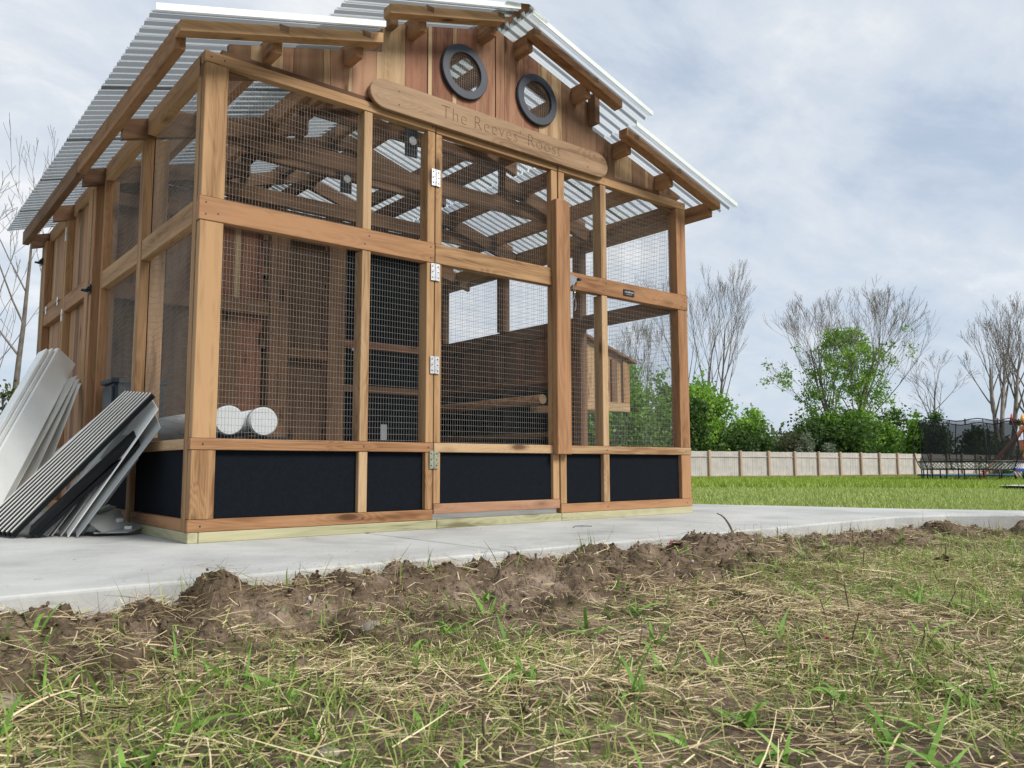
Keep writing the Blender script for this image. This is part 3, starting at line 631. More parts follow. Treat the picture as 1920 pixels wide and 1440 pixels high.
# cut the real holes behind the rings
cut = []
for x, z in WINS:
    bm = bmesh.new(); bmesh.ops.create_cone(bm, cap_ends=True, segments=40, radius1=.097, radius2=.097, depth=.2, matrix=Matrix.Translation((x, .02, z)) @ Matrix.Rotation(math.pi / 2, 4, 'X'))
    cut.append(link("cutter", bm_me("cutter", bm)))
bpy.context.view_layer.update()
for o in [o for o in coop.children if o.name.startswith('gable_board')]:
    bb = [o.matrix_world @ Vector(c) for c in o.bound_box]; a_, b_ = min(v.x for v in bb), max(v.x for v in bb)
    for cc, (x, z) in zip(cut, WINS):
        if b_ > x - .099 and a_ < x + .099:
            md = o.modifiers.new("b", 'BOOLEAN'); md.operation = 'DIFFERENCE'; md.object = cc; md.solver = 'EXACT'
dg = bpy.context.evaluated_depsgraph_get(); dg.update()
for o in [o for o in coop.children if o.modifiers]:
    me = bpy.data.meshes.new_from_object(o.evaluated_get(dg)); o.modifiers.clear(); o.data = me
    bm = bmesh.new(); bm.from_mesh(me); left = set(bm.verts); isl = []
    while left:
        q_ = [left.pop()]; cur = set(q_)
        while q_:
            for e_ in q_.pop().link_edges:
                for v_ in e_.verts:
                    if v_ in left: left.discard(v_); cur.add(v_); q_.append(v_)
        isl.append({v_.index for v_ in cur})
    bm.free()
    if len(isl) > 1:
        for ix in isl:
            b2 = bmesh.new(); b2.from_mesh(me); b2.verts.ensure_lookup_table(); bmesh.ops.delete(b2, geom=[v_ for v_ in b2.verts if v_.index not in ix], context='VERTS')
            m2 = bm_me("gable_board", b2)
            if len(m2.materials) == 0: m2.materials.append(me.materials[0])
            if ix is isl[0]: o.data = m2
            else: c2 = o.copy(); c2.data = m2; COL.objects.link(c2); c2.parent = coop; c2.matrix_local = o.matrix_local
for c in cut: bpy.data.objects.remove(c)

# name sign
bm = bmesh.new(); L2, H2 = .716, .065; pts = []
for k in range(13): a = -math.pi / 2 + math.pi * k / 12; pts.append((L2 - .075 + .075 * math.cos(a), H2 * math.sin(a)))
for k in range(13): a = math.pi / 2 + math.pi * k / 12; pts.append((-L2 + .075 + .075 * math.cos(a), H2 * math.sin(a)))
A = [bm.verts.new((x, -.010, z)) for x, z in pts]; B = [bm.verts.new((x, .010, z)) for x, z in pts]; bm.faces.new(A); bm.faces.new(B[::-1]); n = len(pts)
for i in range(n): bm.faces.new((A[i], B[i], B[(i + 1) % n], A[(i + 1) % n]))
bmesh.ops.recalc_face_normals(bm, faces=bm.faces); bmesh.ops.bevel(bm, geom=[e for e in bm.edges if abs((e.verts[0].co - e.verts[1].co).y) < 1e-5], offset=.002, segments=2, affect='EDGES')
sg = link("name_sign", bm_me("name_sign", bm), WS, coop, Matrix.Translation((1.386, -.016, 1.845)))
tm = text_mesh("The Reeves' Roost", .092, .0004, -.0027, 1.12)
xs3 = [v.co.x for v in tm.vertices]; k = .728 / (max(xs3) - min(xs3)); mid = (max(xs3) + min(xs3)) / 2
for v in tm.vertices: v.co.x = (v.co.x - mid) * k
link("lettering", tm, TXM, sg, Matrix.Translation((.012, -.0103, .004)) @ R90)
for (x, z) in ((-.575, .03), (-.575, -.03), (.565, .03), (.565, -.03)): cyl("screw", (x, -.011, z), (x, -.0100, z), .0035, SCREW, sg, 8)

# ---- left side wall (x = 0)
bxx("stud", .0, .036, .040, .082, ZB, 1.717, WT, coop, axis=2)
for (z0, z1, m_) in ((ZB, ZS, WR), (ZLB + .002, ZLT, WP), (ZMB, ZMT, WT)):
    for y0, y1 in ((.083, .752), (.812, 1.462)): bxx("side_rail", -.001, .035, y0, y1, z0, z1, m_, coop)
bxx("stud", -.004, .034, .753, .811, ZB, 1.717, WT, coop, axis=2); bxx("stud", .001, .062, .7535, .8105, ZB + .001, 1.716, WT, coop, axis=2).location.x += .037
bxx("stud", -.002, .060, 1.463, 1.50, ZB, 1.717, WR, coop, axis=2)
for y0, y1 in ((.083, .752), (.812, 1.462)):
    bxx("black_panel", .016, .028, y0, y1, ZS + .001, ZLB, BLK, coop)
    wires("wire_mesh", (.038, y0, ZLT), (0, 1, 0), (0, 0, 1), y1 - y0, ZMB - ZLT, coop, m=GALVS, jit=1.0)
    wires("wire_mesh", (.038, y0, ZMT), (0, 1, 0), (0, 0, 1), y1 - y0, 1.718 - ZMT, coop, m=GALVS, jit=1.0)
# hen house part of the left side
bxx("corner_post", -.030, .036, 1.545, 1.60, ZB, 1.716, WR, coop, axis=2)
bxx("corner_post", -.034, -.004, 1.603, 1.69, ZB, 1.70, WT, coop, axis=2)
yy = 1.70
while yy < 2.98:
    w_ = RND.choice([.07, .09, .11, .12]); w_ = min(w_, 2.99 - yy)
    bxx("wall_board", .010, .026, yy + .0008, yy + w_ - .0008, ZB, 1.716, RND.choice([CP, CC, WT, CB, WR]), coop, axis=2); yy += w_
for (y0, y1) in ((1.691, 2.258), (2.322, 2.90)):
    bxx("side_rail", -.026, .0095, y0, y1, 1.155, 1.245, WR, coop); bxx("side_rail", -.026, .0095, y0, y1, .33, .37, WR, coop); bxx("side_rail", -.026, .0095, y0, y1, ZB, .081, WR, coop)
bxx("side_rail", -.026, .0095, 2.322, 2.90, 1.248, 1.285, WR, coop)
bxx("stud", -.028, .0095, 2.259, 2.289, ZB, 1.716, WT, coop, axis=2); bxx("stud", -.030, .0095, 2.293, 2.321, ZB, 1.716, WT, coop, axis=2); bxx("corner_post", -.030, .0095, 2.901, 3.0, ZB, 1.716, WR, coop, axis=2)
bxx("corner_post", -.034, .04, 3.001, LEN, ZB, 1.716, WG, coop, axis=2)
def side_hinge(y, z, h=.05):
    bm = bmesh.new(); bmesh.ops.create_cube(bm, size=1, matrix=Matrix.Diagonal((.003, .032, h, 1))); bmesh.ops.create_cone(bm, cap_ends=True, segments=8, radius1=.004, radius2=.004, depth=.032, matrix=Matrix.Rotation(math.pi / 2, 4, 'X'))
    link("hinge", bm_me("hinge", bm), ZINC, coop, Matrix.Translation((-.029, y, z)))
side_hinge(2.44, 1.246); side_hinge(2.80, 1.246); side_hinge(2.291, 1.62, .08); side_hinge(2.291, 1.14, .07)
def slide_bolt(y, z):
    bm = bmesh.new(); bmesh.ops.create_cube(bm, size=1, matrix=Matrix.Diagonal((.006, .05, .045, 1)))
    bmesh.ops.create_cone(bm, cap_ends=True, segments=10, radius1=.008, radius2=.008, depth=.085, matrix=Matrix.Translation((-.010, 0, 0)) @ Matrix.Rotation(math.pi / 2, 4, 'X'))
    bmesh.ops.create_cone(bm, cap_ends=True, segments=10, radius1=.006, radius2=.009, depth=.035, matrix=Matrix.Translation((-.024, -.02, -.012)) @ Matrix.Rotation(math.pi / 2, 4, 'Y'))
    link("slide_bolt", bm_me("slide_bolt", bm), BLKM, coop, Matrix.Translation((-.036, y, z)))
slide_bolt(1.565, 1.165); slide_bolt(3.02, 1.60)

# ---- right side wall (x = WID): open mesh bay then boarded below the mid rail
XR = WID
bxx("stud", XR - .036, XR, .064, .082, ZB, 1.717, CB, coop, axis=2)
for (z0, z1) in ((ZB, ZS), (ZLB, ZLT), (ZMB, ZMT)):
    bxx("side_rail", XR - .036, XR, .083, .822, z0, z1, CB, coop)
bxx("side_rail", XR - .036, XR, .916, LEN - .04, ZMB, ZMT, CB, coop); bxx("side_rail", XR - .036, XR, .916, LEN - .04, ZLB, ZLT, CB, coop)
bxx("post", XR - .062, XR, .823, .868, ZB, 1.717, CB, coop, axis=2); bxx("post", XR - .040, XR, .869, .915, ZB, 1.717, WR, coop, axis=2)
bxx("black_panel", XR - .03, XR - .018, .083, .822, ZS, ZLB, BLK, coop)
for z0, z1 in ((ZLT, ZMB), (ZMT, 1.718)): wires("wire_mesh", (XR - .038, .083, z0), (0, 1, 0), (0, 0, 1), .739, z1 - z0, coop, m=GALVS, r=.0007)
for (y0, y1) in ((.916, 1.625), (1.70, 2.40), (2.46, LEN - .04)):
    wires("wire_mesh", (XR - .038, y0, ZMT), (0, 1, 0), (0, 0, 1), y1 - y0, 1.718 - ZMT, coop, m=GALVS, r=.0007)
bxx("post", XR - .062, XR - .0005, 1.626, 1.70, ZMT + .001, 1.717, CB, coop, axis=2); bxx("post", XR - .062, XR - .0005, 2.40, 2.46, ZMT + .001, 1.717, CB, coop, axis=2)
yy = .92
while yy < 2.98:
    w_ = RND.choice([.09, .11, .14]); w_ = min(w_, 2.99 - yy)
    bxx("wall_board", XR - .014, XR + .002, yy + .0008, yy + w_ - .0008, ZB, ZMB + .03, RND.choice([CB, CR, CD, CB]), coop, axis=2); yy += w_
bxx("perch_rail", XR - .075, XR - .040, .925, 2.95, .83, .868, WR, coop)
bxx("perch_rail", XR - .075, XR - .040, .925, 2.95, .46, .495, CB, coop)
for y0, y1 in ((.925, 1.6), (1.64, 2.3), (2.34, 2.95)): bxx("black_panel", XR - .060, XR - .050, y0, y1, .50, .78, BLK, coop); bxx("black_panel", XR - .060, XR - .050, y0, y1, .09, .45, BLK, coop)
bxx("shelf_bracket", XR - .20, XR - .076, .93, .968, .83, .868, WR, coop)
# nest box outside the right wall
NB0, NB1, NY0, NY1 = XR + .004, 3.27, .93, 1.75
xk = NB0
for mm, w_ in ((WT, .11), (WP, .12), (WT, .09), (CP, .06), (WP, .112)):
    x1 = min(NB1, xk + w_); zt = lambda x: 1.145 - .30 * (x - NB0)
    prism_xz("nest_box_board", [(xk + .0008, .655), (x1 - .0008, .655), (x1 - .0008, zt(x1)), (xk + .0008, zt(xk))], NY0, NY0 + .018, mm, coop, 'z'); xk = x1
prism_xz("nest_box_trim", [(NB0, .64), (NB1 + .01, .64), (NB1 + .01, .70), (NB0, .70)], NY0 - .016, NY0 - .0005, WP, coop, 'x')
prism_xz("nest_box_trim", [(NB1 - .055, .701), (NB1 + .01, .701), (NB1 + .01, zt(NB1) - .02), (NB1 - .055, zt(NB1 - .06) - .02)], NY0 - .016, NY0 - .0005, WT, coop, 'z')
prism_xz("nest_box_trim", [(NB1 - .165, .701), (NB1 - .115, .701), (NB1 - .115, 1.0), (NB1 - .165, 1.0)], NY0 - .016, NY0 - .0005, CB, coop, 'z')
prism_xz("nest_box_lid", [(NB0, 1.150), (NB1 + .06, 1.150 - .30 * (NB1 + .06 - NB0)), (NB1 + .06, 1.168 - .30 * (NB1 + .06 - NB0)), (NB0, 1.168)], NY0 - .04, NY1 + .03, CB, coop, 'x')
bxx("nest_box_board", NB1 - .016, NB1, NY0 + .02, NY1, .655, 1.0, WT, coop, axis=1); bxx("nest_box_board", NB0, NB1 - .017, NY0 + .019, NY1, .655, .67, WT, coop, axis=1)
# ---- back wall
xx = .002
while xx < WID - .01:
    w_ = min(RND.choice([.09, .12, .14]), WID - xx); bxx("wall_board", xx + .0008, xx + w_ - .0008, LEN - .036, LEN - .020, ZB, 1.80, RND.choice([CB, CR, CD]), coop, axis=2); xx += w_
for z0 in (ZB, .55, 1.157, 1.72): bxx("back_rail", .04, WID - .04, LEN - .075, LEN - .038, z0, z0 + .06, CB, coop)
zz = [(.30, XST, zlow), (XST, WID / 2, zupp)]
xx = .12
while xx < WID - .14:
    x1 = min(xx + .14, WID - .12); prism_xz("wall_board", [(xx + .001, 1.802), (x1 - .001, 1.802), (x1 - .001, max(1.81, ztop(x1) - .01)), (xx + .001, max(1.81, ztop(xx) - .01))], LEN - .035, LEN - .019, RND.choice([CB, CD]), coop, 'z'); xx = x1
# ---- inner partition at y = 1.52
PY = 1.545
for (x0, x1, mm) in ((.07, .20, CB), (.20, .33, CD), (.33, .47, CB), (.47, .60, CB), (.60, .70, CR), (.70, .735, CC), (.735, .868, CR)):
    bxx("partition_board", x0 + .0008, x1 - .0008, PY + .02, PY + .036, 1.21, 1.72, mm, coop, axis=2)
for (x0, x1, mm) in ((.07, .20, CD), (.20, .33, CB), (.33, .47, CD), (.47, .60, CB), (.60, .735, CB), (.735, .868, CR)):
    bxx("partition_board", x0 + .0008, x1 - .0008, PY + .02, PY + .036, .46, 1.13, mm, coop, axis=2)
bxx("partition_rail", .07, .895, PY - .016, PY + .019, 1.13, 1.215, CB, coop); bxx("partition_rail", .07, .895, PY - .016, PY + .019, .40, .46, CB, coop)  # partition browns are darkened for indoor shade
bxx("partition_stud", .90, 1.018, PY - .018, PY + .03, ZB, 1.62, CB, coop, axis=2)
bxx("partition_stud", 1.272, 1.385, PY - .018, PY + .03, ZB, 1.62, CB, coop, axis=2)
bxx("partition_rail", .07, 1.95, PY - .019, PY + .031, 1.622, 1.69, CB, coop)
bxx("partition_rail", 1.02, 1.27, PY - .016, PY + .03, .90, .965, CB, coop)
bxx("door_board", 1.02, 1.27, PY + .032, PY + .042, .967, 1.62, CD, coop); bxx("door_board", 1.02, 1.27, PY + .032, PY + .042, .10, .898, CD, coop)
for (z0, z1, mm) in ((1.0, 1.045, CR), (.725, .765, CB), (.36, .40, CD)): bxx("partition_rail", 1.387, 1.95, PY - .016, PY + .03, z0, z1, mm, coop)
for (z0, z1) in ((1.047, 1.62), (.767, .998), (.402, .723), (.1, .358)): bxx("black_panel", 1.387, 1.95, PY + .010, PY + .022, z0, z1, BLK, coop)
bxx("partition_stud", 1.951, 1.99, PY - .018, PY + .03, ZB, 1.62, CB, coop, axis=2)
bxx("partition_board", .07, 1.95, PY + .034, PY + .05, 1.692, 1.80, CB, coop)
bxx("outlet_box", 1.655, 1.70, PY - .002, PY + .009, .43, .53, PVCG, coop)
bxx("cleat", 1.44, 1.49, PY - .012, PY + .009, .98, 1.0, ZINC, coop)
bxx("coop_floor", .08, WID - .07, PY + .06, LEN - .08, .30, .33, CB, coop, axis=0)

# things inside the run
def tube(x, y0, y1, z, r, label):
    t = thing("white_pipe", label, "pipe", (x, y0, z), "capped white pipes inside the run")
    b_ = cyl("pipe_body", (0, .02, 0), (0, y1 - y0, 0), r * .90, PVC, t, 32)
    cyl("end_cap", (0, 0, 0), (0, .045, 0), r, PVC, t, 32, bevel=.004); cyl("end_cap", (0, y1 - y0 - .045, 0), (0, y1 - y0, 0), r, PVC, t, 32, bevel=.004)
tube(.213, .22, 1.25, .446, .058, "white capped pipe lying nearest the corner post inside the run")
tube(.352, .22, 1.20, .446, .058, "white capped pipe lying further from the corner post, beside its twin")
st = thing("low_stand", "low dark stand under the two white pipes inside the run", "stand", (.28, .3, 0))
bxx("stand_top", -.22, .20, -.04, .95, .360, .387, BLKM, st, axis=1)
for x in (-.20, .15):
    for y in (.0, .9): bxx("leg", x, x + .03, y, y + .03, 0, .3595, BLKM, st, axis=2)
bn = thing("storage_bin", "dark navy plastic bin behind the white pipes inside the run", "bin", (.13, 1.3, 0))
bm = bmesh.new(); bmesh.ops.create_cube(bm, size=1, matrix=Matrix.Translation((0, 0, .33)) @ Matrix.Diagonal((.24, .2, .66, 1))); 
for v in bm.verts:
    if v.co.z < .1: v.co.x *= .85; v.co.y *= .85
bmesh.ops.bevel(bm, geom=bm.edges[:], offset=.012, segments=2, affect='EDGES'); BIN = plain("navy_plastic", (.008, .02, .03), .4)
link("bin_body", bm_me("bin_body", bm), BIN, bn); link("bin_lid", bm_me("bin_lid", hull_box(.128, .108, .012, .006)), BIN, bn, Matrix.Translation((0, 0, .673)))
lgo = cyl("roost_log", (2.47, .924, .69), (2.47, 2.95, .69), .032, WR, coop, 18); cyl("sawn_end", (0, 0, -1.0165), (0, 0, -1.0131), .031, WP, lgo, 18)
bxx("roost_bracket", 2.45, WID - .077, .99, 1.02, .61, .657, CB, coop, axis=0); bxx("roost_bracket", 2.45, WID - .077, 2.6, 2.63, .61, .657, CB, coop, axis=0)

# ------------------------------------------------------------------ panels leaning on the left wall
def lean(name, pb, pt, depth, th, m, label, cat, group=None, yaw=0.0, parts=None, w_taper=1.0):
    """sheet: near long edge from pb (on the slab) to pt (at the wall); the sheet runs `depth` back along y, `th` thick"""
    pb, pt = Vector(pb), Vector(pt); x = (pt - pb); ln = x.length; x.normalize()
    y = Vector((math.sin(yaw), math.cos(yaw), 0)); y = (y - x * y.dot(x)).normalized(); z = x.cross(y)
    if z.x > 0: z = -z
    bm = bmesh.new(); vs = []
    for (a, b, c) in ((0, 0, 0), (ln, 0, 0), (ln, depth * w_taper, 0), (0, depth, 0), (0, 0, th), (ln, 0, th), (ln, depth * w_taper, th), (0, depth, th)):
        vs.append(bm.verts.new(x * a + y * b + z * c))
    for f in ((0, 3, 2, 1), (4, 5, 6, 7), (0, 1, 5, 4), (1, 2, 6, 5), (2, 3, 7, 6), (3, 0, 4, 7)): bm.faces.new([vs[i] for i in f])
    bmesh.ops.recalc_face_normals(bm, faces=bm.faces); bmesh.ops.bevel(bm, geom=bm.edges[:], offset=min(.0012, th * .3), segments=1, affect='EDGES')
    o = link(name, bm_me(name, bm), m, None, Matrix.Translation(pb)); tag(o, label, cat, group); return o, x, y, z, ln
# striped stack: black slats with white edges
SB0, ST0, SB9, ST9 = Vector((-.425, .642, .004)), Vector((-.012, .413, .537)), Vector((-.508, .93, .004)), Vector((-.012, .785, .574))
for i in range(9):
    t_ = i / 8; pb = SB0.lerp(SB9, t_); pt = ST0.lerp(ST9, t_)
    pos = ['nearest the camera', 'second from the camera', 'third from the camera', 'fourth from the camera', 'in the middle of the row', 'fourth from the back', 'third from the back', 'second from the back', 'last at the back left'][i]
    o, x, y, z, ln = lean("striped_slat", pb, pt, .030, .018, EDGEK, "black slat with white edge leaning on the coop, " + pos, "slat", "black slats with white edges leaning on the coop")
    bm = bmesh.new(); q0, q1 = y * .0015 + z * .0102, y * .0015 + z * .0132
    loop = [y * .0252 + z * .0184, x * ln + y * .0252 + z * .0184, x * ln + y * .0292 + z * .0184, y * .0292 + z * .0184]
    up_ = [v + z * .004 for v in loop]; vs = [bm.verts.new(v) for v in loop + up_]
    for f in ((0, 3, 2, 1), (4, 5, 6, 7), (0, 1, 5, 4), (1, 2, 6, 5), (2, 3, 7, 6), (3, 0, 4, 7)): bm.faces.new([vs[k] for k in f])
    bmesh.ops.recalc_face_normals(bm, faces=bm.faces); link("white_edge", bm_me("white_edge", bm), EDGEW, o)
lean("glossy_strip", (-.372, .600, .003), (-.060, .435, .375), .10, .022, EDGEK, "shorter glossy black slat leaning in front of the striped stack, upper of two", "slat", "plain black slats")
lean("glossy_strip", (-.352, .596, .003), (-.050, .425, .345), .09, .016, EDGEK, "shorter glossy black slat leaning in front of the striped stack, lower of two", "slat", "plain black slats")
fan = [((-.318, .640, 0), (-.010, .640, .440), PVCG, .24, "grey plastic sheet behind the black slats, partly hidden by them"),
       ((-.300, .655, 0), (-.009, .54, .475), PVCW, .22, "pale plastic sheet with an upright top corner, second of the fanned sheets"),
       ((-.278, .604, 0), (-.010, .456, .487), PVCG, .22, "grey sheet in the middle of the fanned sheets by the coop corner"),
       ((-.262, .56, 0), (-.009, .37, .487), PVCW, .22, "pale sheet with the highest tip of the fanned sheets by the coop corner"),
       ((-.240, .516, 0), (-.010, .326, .415), PVCG, .24, "grey sheet at the right end of the fanned sheets, lowest tip"),
       ((-.19, .66, 0), (-.012, .60, .30), PVCG, .20, "short grey sheet propped under the right end of the fan")]
for i, (a_, b_, m_, d_, lb) in enumerate(fan):
    lean("plastic_sheet", a_, b_, d_, .004, m_, lb, "plastic sheet", "thin plastic sheets fanned against the coop", yaw=-.05)
lean("plastic_sheet", (-.46, 1.28, 0), (-.016, 1.03, .505), .30, .004, PVCW, "bright white plastic sheet behind the striped stack, next to the tall boards", "plastic sheet", "thin plastic sheets fanned against the coop")
for i, (p, rz, rx, lb) in enumerate([((-.105, .60, .055), .5, .45, "fallen grey plastic corner piece resting on the slab beside the coop base, upper one"), ((-.07, .56, .024), -.35, .16, "flat grey plastic piece lying on the slab against the coop base"), ((-.13, .70, .075), 1.1, -.5, "tilted grey plastic piece half hidden behind the fallen ones")]):
    bm = bmesh.new(); bmesh.ops.create_cube(bm, size=1, matrix=Matrix.Diagonal((.19, .13, .004, 1)))
    bm.verts.ensure_lookup_table(); 
    for v in bm.verts:
        if v.co.x > 0 and v.co.y < 0: v.co.x -= .07
    o = link("plastic_offcut", bm_me("plastic_offcut", bm), PVCG, None, Matrix.Translation(p) @ Euler((rx, .12 * (i - 1), rz)).to_matrix().to_4x4()); tag(o, lb, "offcut")
    lk = link("clip", bm_me("clip", hull_box(.014, .008, .006, .002)), PVCW, o, Matrix.Translation((.02, -.02, .0085)))
# tall white boards
def beam_between(name, p0, p1, wy, wz, m, label, cat, group, along=Vector((0, 1, 0)), off=Vector((0, 0, 0)), r=.006):
    x = (p1 - p0); ln = x.length; x.normalize(); y = (along - x * along.dot(x)).normalized(); z = x.cross(y); c = (p0 + p1) / 2 + off
    M = Matrix(((x.x, y.x, z.x, c.x), (x.y, y.y, z.y, c.y), (x.z, y.z, z.z, c.z), (0, 0, 0, 1)))
    o = link(name, bm_me(name, hull_box(ln / 2, wy / 2, wz / 2, r)), m, None, M); tag(o, label, cat, group); return o, x, y, z
P0, P1 = Vector((-.468, .996, .0)), Vector((-.022, 1.842, .81)); dv_ = (P1 - P0); P0 = P0 + dv_ * .0
AL = Vector((-.45, .15, .88)); xn = dv_.normalized(); yn = (AL - xn * AL.dot(xn)).normalized(); zn = xn.cross(yn)
if (CAM - P0).dot(zn) > 0: zn = -zn
beam_between("white_board", P0, P1, .128, .060, PVCW, "thick glossy white hollow board leaning on the coop side, nearest of the tall boards", "board", "tall white boards leaning on the coop", along=AL, off=yn * .064 + zn * .031)
for k, lb in ((1, "thinner white board right behind the thick white board"), (2, "outermost thin white board of the tall leaning boards")):
    beam_between("white_board", P0 - xn * .02 * k, P1 - xn * .03 * k, .020, .058, PVCW, lb, "board", "tall white boards leaning on the coop", along=AL, off=yn * (.128 + .0115 + .0215 * (k - 1)) + zn * (.034 + .004 * k), r=.004)
for i, (pb, pt, lb) in enumerate([((-.44, 1.10, 0), (-.040, 1.70, .735), "cream plastic sheet directly under the thick white board"), ((-.38, 1.13, 0), (-.038, 1.66, .715), "cream plastic sheet, middle one between the white board and the coop"), ((-.31, 1.2, 0), (-.037, 1.62, .69), "cream plastic sheet closest to the coop post")]):
    lean("cream_sheet", pb, pt, .16, .004, PVCC, lb, "plastic sheet", "cream sheets under the tall white boards", yaw=-.4)
bx = thing("brown_crate", "dark brown box standing on the slab behind the tall white boards", "box", (.19, 3.32, 0))
link("box_body", bm_me("box_body", hull_box(.2, .12, .42, .012)), plain("brown_box", (.07, .04, .028), .7), bx, Matrix.Translation((0, 0, .42)))
link("box_lid", bm_me("box_lid", hull_box(.22, .14, .025, .01)), plain("brown_lid", (.16, .10, .07), .7), bx, Matrix.Translation((0, 0, .866)))

# ------------------------------------------------------------------ far field helpers
def PX(px, Z, z=None):
    """world point at view depth Z behind image column px (horizontal ray)"""
    f2 = Vector((fw.x, fw.y, 0)).normalized(); rr_ = Vector((rt.x, rt.y, 0)).normalized()
    p = Vector((CAM.x, CAM.y, 0)) + f2 * Z + rr_ * ((px - 960) / FPX * Z)
    p.z = float(height(np.array([p.x]), np.array([p.y]))[0]) if z is None else z; return p
def ZV(v, Z): return CAM.z + (872 - v) / FPX * Z     # height seen at image row v
# lawn patch of grey concrete
me = np_mesh("patio", [PX(1862, 15.2, -.15), PX(2000, 13.4, -.15), PX(2100, 15.5, -.15), PX(1905, 17.5, -.17)], [[0, 1, 2, 3]])
for v in me.vertices: v.co.z = float(height(np.array([v.co.x]), np.array([v.co.y]))[0]) + .07
struct(link("patio", me, CONC))

# ------------------------------------------------------------------ fences
def fence(name, label, pts, hts, nb, posts_in_front=True):
    f = thing(name, label, "fence", pts[0])
    for i in range(len(pts) - 1):
        a_, b_ = Vector(pts[i]), Vector(pts[i + 1]); d = (b_ - a_); d.z = 0; ln = d.length; d.normalize(); nrm = Vector((-d.y, d.x, 0))
        if (CAM - a_).dot(nrm) < 0: nrm = -nrm
        zb_, zt_ = a_.z, max(a_.z + hts[i], 0)
        bm = bmesh.new(); k = nb; w_ = ln / k
        for j in range(k):
            off = RND.uniform(-.006, .006); hh = RND.uniform(-.008, .008)
            c = a_ + d * (w_ * (j + .5)) + nrm * off
            za, zz_ = zb_ - .05, a_.z + (b_.z - a_.z) * (j + .5) / k + hts[i] + (hts[min(i + 1, len(hts) - 1)] - hts[i]) * (j + .5) / k + hh
            M = Matrix(((d.x * w_ * .94, nrm.x * .018, 0, c.x), (d.y * w_ * .94, nrm.y * .018, 0, c.y), (0, 0, zz_ - za, (za + zz_) / 2), (0, 0, 0, 1)))
            Mo = Matrix.Translation(-a_); bmesh.ops.create_cube(bm, size=1, matrix=Mo @ M)
        stuff(link("fence_boards", bm_me("fence_boards", bm), WFB, f, Matrix.Translation(a_ - Vector(pts[0]))))
        for fr in (.04, .80):
            z = zb_ + hts[i] * fr
            A_ = a_ + nrm * .035 - Vector(pts[0]); B_ = b_ + nrm * .035 - Vector(pts[0]); A_.z = z - pts[0].z; B_.z = b_.z + hts[min(i + 1, len(hts) - 1)] * fr - pts[0].z
            board("fence_rail", A_, B_, .06, .035, WF if fr > .5 else WFP, f, side=(0, 0, 1))
        pz = a_ + nrm * .09
        o = bxx("fence_post", -.07, .07, -.05, .05, -.1, hts[i] + .02, WFP, f, axis=2); o.location += pz - Vector(pts[0]); o.rotation_mode = 'XYZ'
        R = Matrix.Rotation(math.atan2(d.y, d.x), 4, 'Z'); o.matrix_local = Matrix.Translation(pz - Vector(pts[0])) @ R @ Matrix.Translation((0, 0, hts[i] / 2)) @ Matrix(((0, 1, 0, 0), (0, 0, 1, 0), (1, 0, 0, 0), (0, 0, 0, 1)))
    return f
pxs = [1268, 1327, 1385, 1437.5, 1486, 1530.5, 1571, 1609.6, 1644, 1678, 1710, 1741, 1770, 1798, 1824, 1849, 1873, 1896, 1918, 1940]
# panel row receding to the right: fit depth so that the panels stay about 2.4 m
pts = []; Z = 47.0
for i, p in enumerate(pxs):
    if i: 
        prev = pts[-1]; lo = Z
        Z = Z + .95
    pts.append(PX(p, Z)); pts[-1].z = -.44
fence("garden_fence", "long pale weathered board fence with brown posts behind the lawn at right", pts, [1.56 - .008 * i for i in range(len(pts))], 16)
pts = [PX(x, z, -.20) for x, z in ((-150, 13.5), (-40, 14.6), (25, 15.8), (100, 17), (190, 18.6))]
fence("side_fence", "short stretch of pinkish board fence at the far left behind the white boards", pts, [1.10] * 5, 11)

# ------------------------------------------------------------------ trees
class Tree:
    def __init__(s, seed): s.r = random.Random(seed); s.A = []; s.B = []; s.ra = []; s.rb = []; s.tips = []; s.lv = []
    def grow(s, p, d, ln, rad, lvl, mx, spread, upw, nch, wob, minr):
        r = s.r; n = max(4, int(6 - lvl * .5)) if lvl else 8; st = ln / n; pts = [p]; d = d.normalized()
        for i in range(n):
            d = (d + Vector((r.gauss(0, wob), r.gauss(0, wob), r.gauss(0, wob * .6))) + Vector((0, 0, upw))).normalized()
            q = p + d * st; ra_ = max(minr, rad * (1 - .75 * i / n)); rb_ = max(minr, rad * (1 - .75 * (i + 1) / n))
            s.A.append(p); s.B.append(q); s.ra.append(ra_); s.rb.append(rb_); s.lv.append(lvl); p = q; pts.append((p.copy()))
            if lvl < mx and (i >= (n * .25 if lvl else n * s.bare)):
                for _ in range(nch if i < n - 1 else nch + 1):
                    if r.random() < .82:
                        a = r.uniform(0, 2 * math.pi); ortho = d.orthogonal().normalized(); ortho.rotate(Matrix.Rotation(a, 3, d))
                        sp = spread * r.uniform(.6, 1.3); nd = (d * math.cos(sp) + ortho * math.sin(sp))
                        fr = 1 - .55 * (i / n); s.grow(p.copy(), nd, ln * r.uniform(.5, .78) * fr, rb_ * .55, lvl + 1, mx, spread, upw * 1.1, nch if lvl < 1 else max(1, nch), wob * 1.15, minr)
            elif lvl >= mx - 1: s.tips.append(p.copy())
    def mesh(s, sel, name, m, parent, k=4):
        A = np.array([s.A[i] for i in sel]); B = np.array([s.B[i] for i in sel]); ra = np.array([s.ra[i] for i in sel]); rb = np.array([s.rb[i] for i in sel])
        Vx, F = rods(A, B, ra, k); n = len(A); Vx = Vx.reshape(n, 2, k, 3); c = B[:, None]; Vx[:, 1] = c + (Vx[:, 1] - c) * (rb / ra)[:, None, None]
        return link(name, np_mesh(name, Vx.reshape(-1, 3), F, smooth=True), m, parent)
